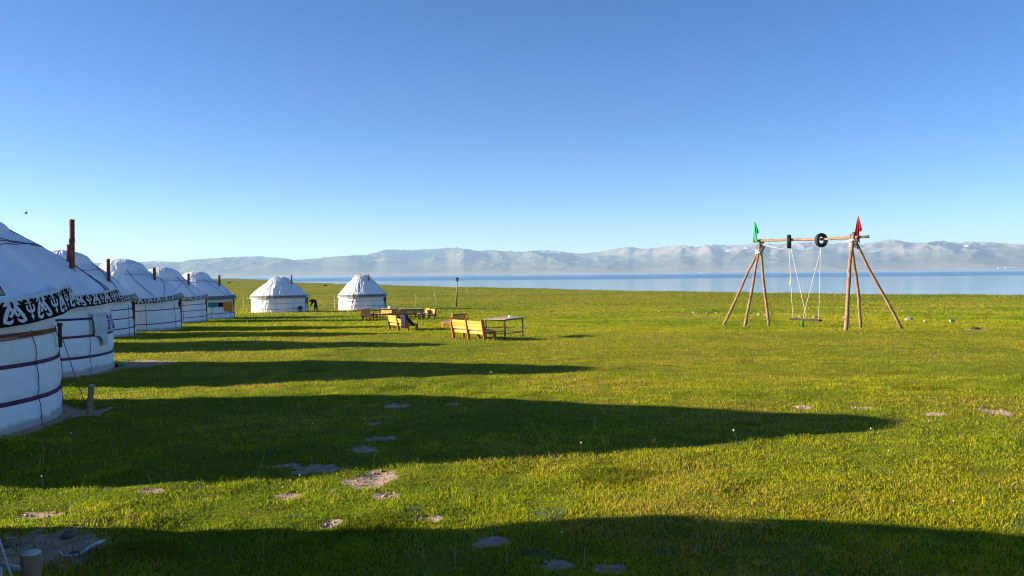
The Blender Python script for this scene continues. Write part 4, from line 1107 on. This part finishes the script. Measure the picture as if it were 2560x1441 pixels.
# ------------------------------------------------------------------ person bending at the door of the sunlit yurt
def person():
    x, y = -22.35, 89.7; r = empty('person', (x, y, g0(x, y))); r.rotation_euler = (0, 0, R(192))
    tag(r, 'person in dark clothes bending forward at the yurt door', 'person')
    # local +x is the facing direction
    J = dict(pel=(0, 0, .93), sp1=(.06, 0, 1.10), sp2=(.20, 0, 1.27), ch=(.36, 0, 1.34), nk=(.47, 0, 1.33), hd0=(.54, 0, 1.29), hd=(.62, 0, 1.22), hd2=(.66, 0, 1.12))
    E = [('pel', 'sp1'), ('sp1', 'sp2'), ('sp2', 'ch'), ('ch', 'nk'), ('nk', 'hd0'), ('hd0', 'hd'), ('hd', 'hd2')]
    Rd = dict(pel=.165, sp1=.150, sp2=.160, ch=.165, nk=.065, hd0=.085, hd=.105, hd2=.07)
    for s, k, fx in ((1, 'l', .10), (-1, 'r', -.14)):
        J.update({'hip' + k: (fx * .2, .10 * s, .86), 'kn' + k: (fx * .8 + .05, .12 * s, .49), 'an' + k: (fx * 1.2, .13 * s, .10), 'to' + k: (fx * 1.2 + .17, .14 * s, .04),
                  'sh' + k: (.37, .19 * s, 1.27), 'el' + k: (.42 + fx * .5, .24 * s, 1.0), 'wr' + k: (.55 + fx * .5, .18 * s, .78), 'pm' + k: (.58 + fx * .5, .17 * s, .70)})
        E += [('pel', 'hip' + k), ('hip' + k, 'kn' + k), ('kn' + k, 'an' + k), ('an' + k, 'to' + k), ('ch', 'sh' + k), ('sh' + k, 'el' + k), ('el' + k, 'wr' + k), ('wr' + k, 'pm' + k)]
        Rd.update({'hip' + k: .115, 'kn' + k: .078, 'an' + k: .058, 'to' + k: .042, 'sh' + k: .085, 'el' + k: .055, 'wr' + k: .040, 'pm' + k: .042})
        for q in range(5):
            nm = 'f%d' % q + k; b0 = Vector(J['pm' + k]); d = Vector((.05 + .01 * q, (q - 2) * .022 * s, -.075)) if q else Vector((.05, -.05 * s, -.01))
            J[nm] = tuple(b0 + d); E.append(('pm' + k, nm)); Rd[nm] = .010
    ks = list(J); me = bpy.data.meshes.new('body'); me.from_pydata([J[k] for k in ks], [(ks.index(a), ks.index(b_)) for a, b_ in E], [])
    o = finish('body', me, M_DARKC, r, True); m = o.modifiers.new('skin', 'SKIN'); m.use_smooth_shade = True
    for i, k in enumerate(ks):
        PK = 1.0 if k[0] == 'f' and len(k) == 3 else 1.22
        sv = me.skin_vertices[0].data[i]; sv.radius = (Rd[k] * PK, Rd[k] * PK); sv.use_root = (k == 'pel')
    o.modifiers.new('sub', 'SUBSURF').levels = 2; o.modifiers['sub'].render_levels = 2
    h = bag(0, 0, 0, (.115, .10, .12), M_DARKC, 'x', 'x', 'hair'); del h['label'], h['category']; h.parent = r; h.location = (.60, 0, 1.25)
    f = bag(0, 0, 0, (.055, .075, .09), M_SKIN, 'x', 'x', 'face'); del f['label'], f['category']; f.parent = r; f.location = (.685, 0, 1.17)
    b = MB(); b.tube([(.735, 0, 1.17), (.765, 0, 1.155)], [.016, .012], 6); b.build('nose', M_SKIN, r, True)
    for s in (-1, 1):
        g = bag(0, 0, 0, (.03, .025, .045), M_SKIN, 'x', 'x', 'hand'); del g['label'], g['category']; g.parent = r; g.location = (.58 + (.05 if s > 0 else -.07), .17 * s, .68)
person()
def cart():
    x, y = -23.6, 87.2; r = empty('hand_cart', (x, y, g0(x, y))); r.rotation_euler = (0, 0, R(-15)); tag(r, 'small dark brown hand cart with pale hoop wheels beside the yurt door', 'cart')
    b = MB(); b.prism([(-.28, .30), (.30, .30), (.36, .62), (.10, .66), (-.30, .56)], -.2, .2); b.build('load', M_DARKW, r, False, .05)
    for s in (-1, 1):
        b = MB(); b.tube([(-.15 + .26 * math.cos(a), s * .26, .27 + .26 * math.sin(a)) for a in np.linspace(0, 2 * PI, 25)], .022, 6); w = b.build('wheel', M_WHITE, r, True)
        b = MB()
        for k in range(4):
            a = k * PI / 4; b.tube([(-.15 + .25 * math.cos(a), s * .26, .27 + .25 * math.sin(a)), (-.15 - .25 * math.cos(a), s * .26, .27 - .25 * math.sin(a))], .008, 5)
        b.build('spokes', M_STEEL, w)
    b = MB(); b.tube([(-.28, -.1, .5), (-.38, -.1, .72), (-.28, -.1, .98)], .022, 6); b.build('handle', M_WHITE, r, True)
    b = MB(); b.box((.25, 0, .15), (.05, .3, .30)); b.build('prop', M_DARKW, r)
cart()

# ------------------------------------------------------------------ far resting cattle, far houses, bird
def cow(x, y, rz, s, label):
    r = empty('cow', (x, y, g0(x, y)), rz); r.scale = (s, s, s); tag(r, label, 'cow', 'cattle resting far out on the meadow')
    J = [(-.75, 0, .42), (-.35, 0, .52), (.2, 0, .52), (.62, 0, .55), (.88, 0, .78), (1.10, 0, .86), (1.36, 0, .70), (-.95, .05, .35), (-1.0, .12, .08), (-.55, .38, .22), (-.15, .46, .10), (.55, .30, .20), (.90, .34, .08), (-.55, -.38, .22), (-.15, -.46, .10), (.55, -.30, .20), (.90, -.34, .08)]
    E = [(0, 1), (1, 2), (2, 3), (3, 4), (4, 5), (5, 6), (0, 7), (7, 8), (0, 9), (9, 10), (3, 11), (11, 12), (0, 13), (13, 14), (3, 15), (15, 16)]
    rd = [.34, .40, .42, .36, .20, .16, .10, .04, .025, .15, .07, .12, .06, .15, .07, .12, .06]
    me = bpy.data.meshes.new('body'); me.from_pydata(J, E, []); o = finish('body', me, M_COW, r, True); o.modifiers.new('skin', 'SKIN').use_smooth_shade = True
    for i, q in enumerate(rd): me.skin_vertices[0].data[i].radius = (q, q); me.skin_vertices[0].data[i].use_root = i == 1
    o.modifiers.new('sub', 'SUBSURF').levels = 1
    for sg in (-1, 1):
        b = MB(); b.tube([(1.08, .12 * sg, .95), (1.06, .26 * sg, 1.0), (1.10, .30 * sg, 1.12)], [.035, .025, .008], 6); b.build('horn', M_BONE, r, True)
cow(-184, 513, .2, 1.0, 'dark cow lying far out on the meadow beyond the last yurt of the row')
cow(-79.7, 337, 3.0, .75, 'dark cow lying near the shore between the two sunlit yurts')
def far_house(x, y, z, L, h, label):
    r = empty('farm_shed', (x, y, z)); tag(r, label, 'shed', 'white sheds on the far shore')
    b = MB(); b.box((0, 0, h / 2 - 2), (L, 14, h + 4)); b.build('wall', M_ENDG, r)
    b = MB(); b.add([(-L / 2 - 1, -8, h), (L / 2 + 1, -8, h), (L / 2 + 1, 8, h), (-L / 2 - 1, 8, h), (-L / 2 - 1, 0, h + 5), (L / 2 + 1, 0, h + 5)], [(0, 1, 5, 4), (2, 3, 4, 5), (0, 4, 3), (1, 2, 5), (0, 3, 2, 1)]); b.build('roof', M_WHITE, r)
dg = bpy.context.evaluated_depsgraph_get()
def hill_z(az, r):
    m = bpy.data.objects['mountains']; hit = m.ray_cast(Vector((r * math.sin(az), r * math.cos(az), 3000)), Vector((0, 0, -1)))
    return hit[1].z if hit[0] else 0
for px, L, rr, l in ((2498, 30, 10900, 'tiny white shed on the far shore, left of the long one'), (2524, 110, 10900, 'long low white shed on the far shore at the right edge')):
    az = math.atan((px - 1280) / 1970); z = hill_z(az, rr); far_house(rr * math.sin(az), rr * math.cos(az), z, L, 10, l)
def bird():
    b = MB(); b.tube([(-.16, 0, 0), (-.06, 0, .01), (.10, 0, 0), (.17, 0, .02), (.22, 0, .01)], [.012, .045, .04, .028, .004], 8)
    o = b.build('bird', M_DARKC, None, True)
    for s in (-1, 1):
        w = MB(); w.add([(.08, .03 * s, .02), (-.06, .03 * s, .02), (.05, .22 * s, .09), (-.06, .22 * s, .08), (-.04, .46 * s, .06), (.09, .03 * s, .03), (-.05, .03 * s, .028), (.06, .22 * s, .10), (-.05, .22 * s, .09)], [(0, 1, 3, 2), (2, 3, 4), (5, 7, 8, 6), (7, 4, 8)]); w.build('wing', M_DARKC, o)
    Y = 70; o.location = ((68 - 1280) / 1970 * Y, Y, 1.75 + (696 - 534) / 1970 * Y); o.rotation_euler = (.3, .1, .2); tag(o, 'small dark bird flying in the sky above the yurt row', 'bird')
bird()

# ------------------------------------------------------------------ haze over lake and mountains
def haze():
    b = MB(); b.box((0, 6000, 360), (44000, 34000, 740)); m = bpy.data.materials.new('thin_haze'); m.use_nodes = True; nt = m.node_tree; nt.nodes.clear()
    v = nt.nodes.new('ShaderNodeVolumePrincipled'); v.inputs['Color'].default_value = (.50, .72, .98, 1); v.inputs['Density'].default_value = 4.5e-5; v.inputs['Anisotropy'].default_value = 0.1
    out = nt.nodes.new('ShaderNodeOutputMaterial'); nt.links.new(v.outputs[0], out.inputs['Volume'])
    o = b.build('haze', m); o['kind'] = 'stuff'; o['label'] = 'thin blue haze fading the far mountains'; o['category'] = 'haze'
haze()
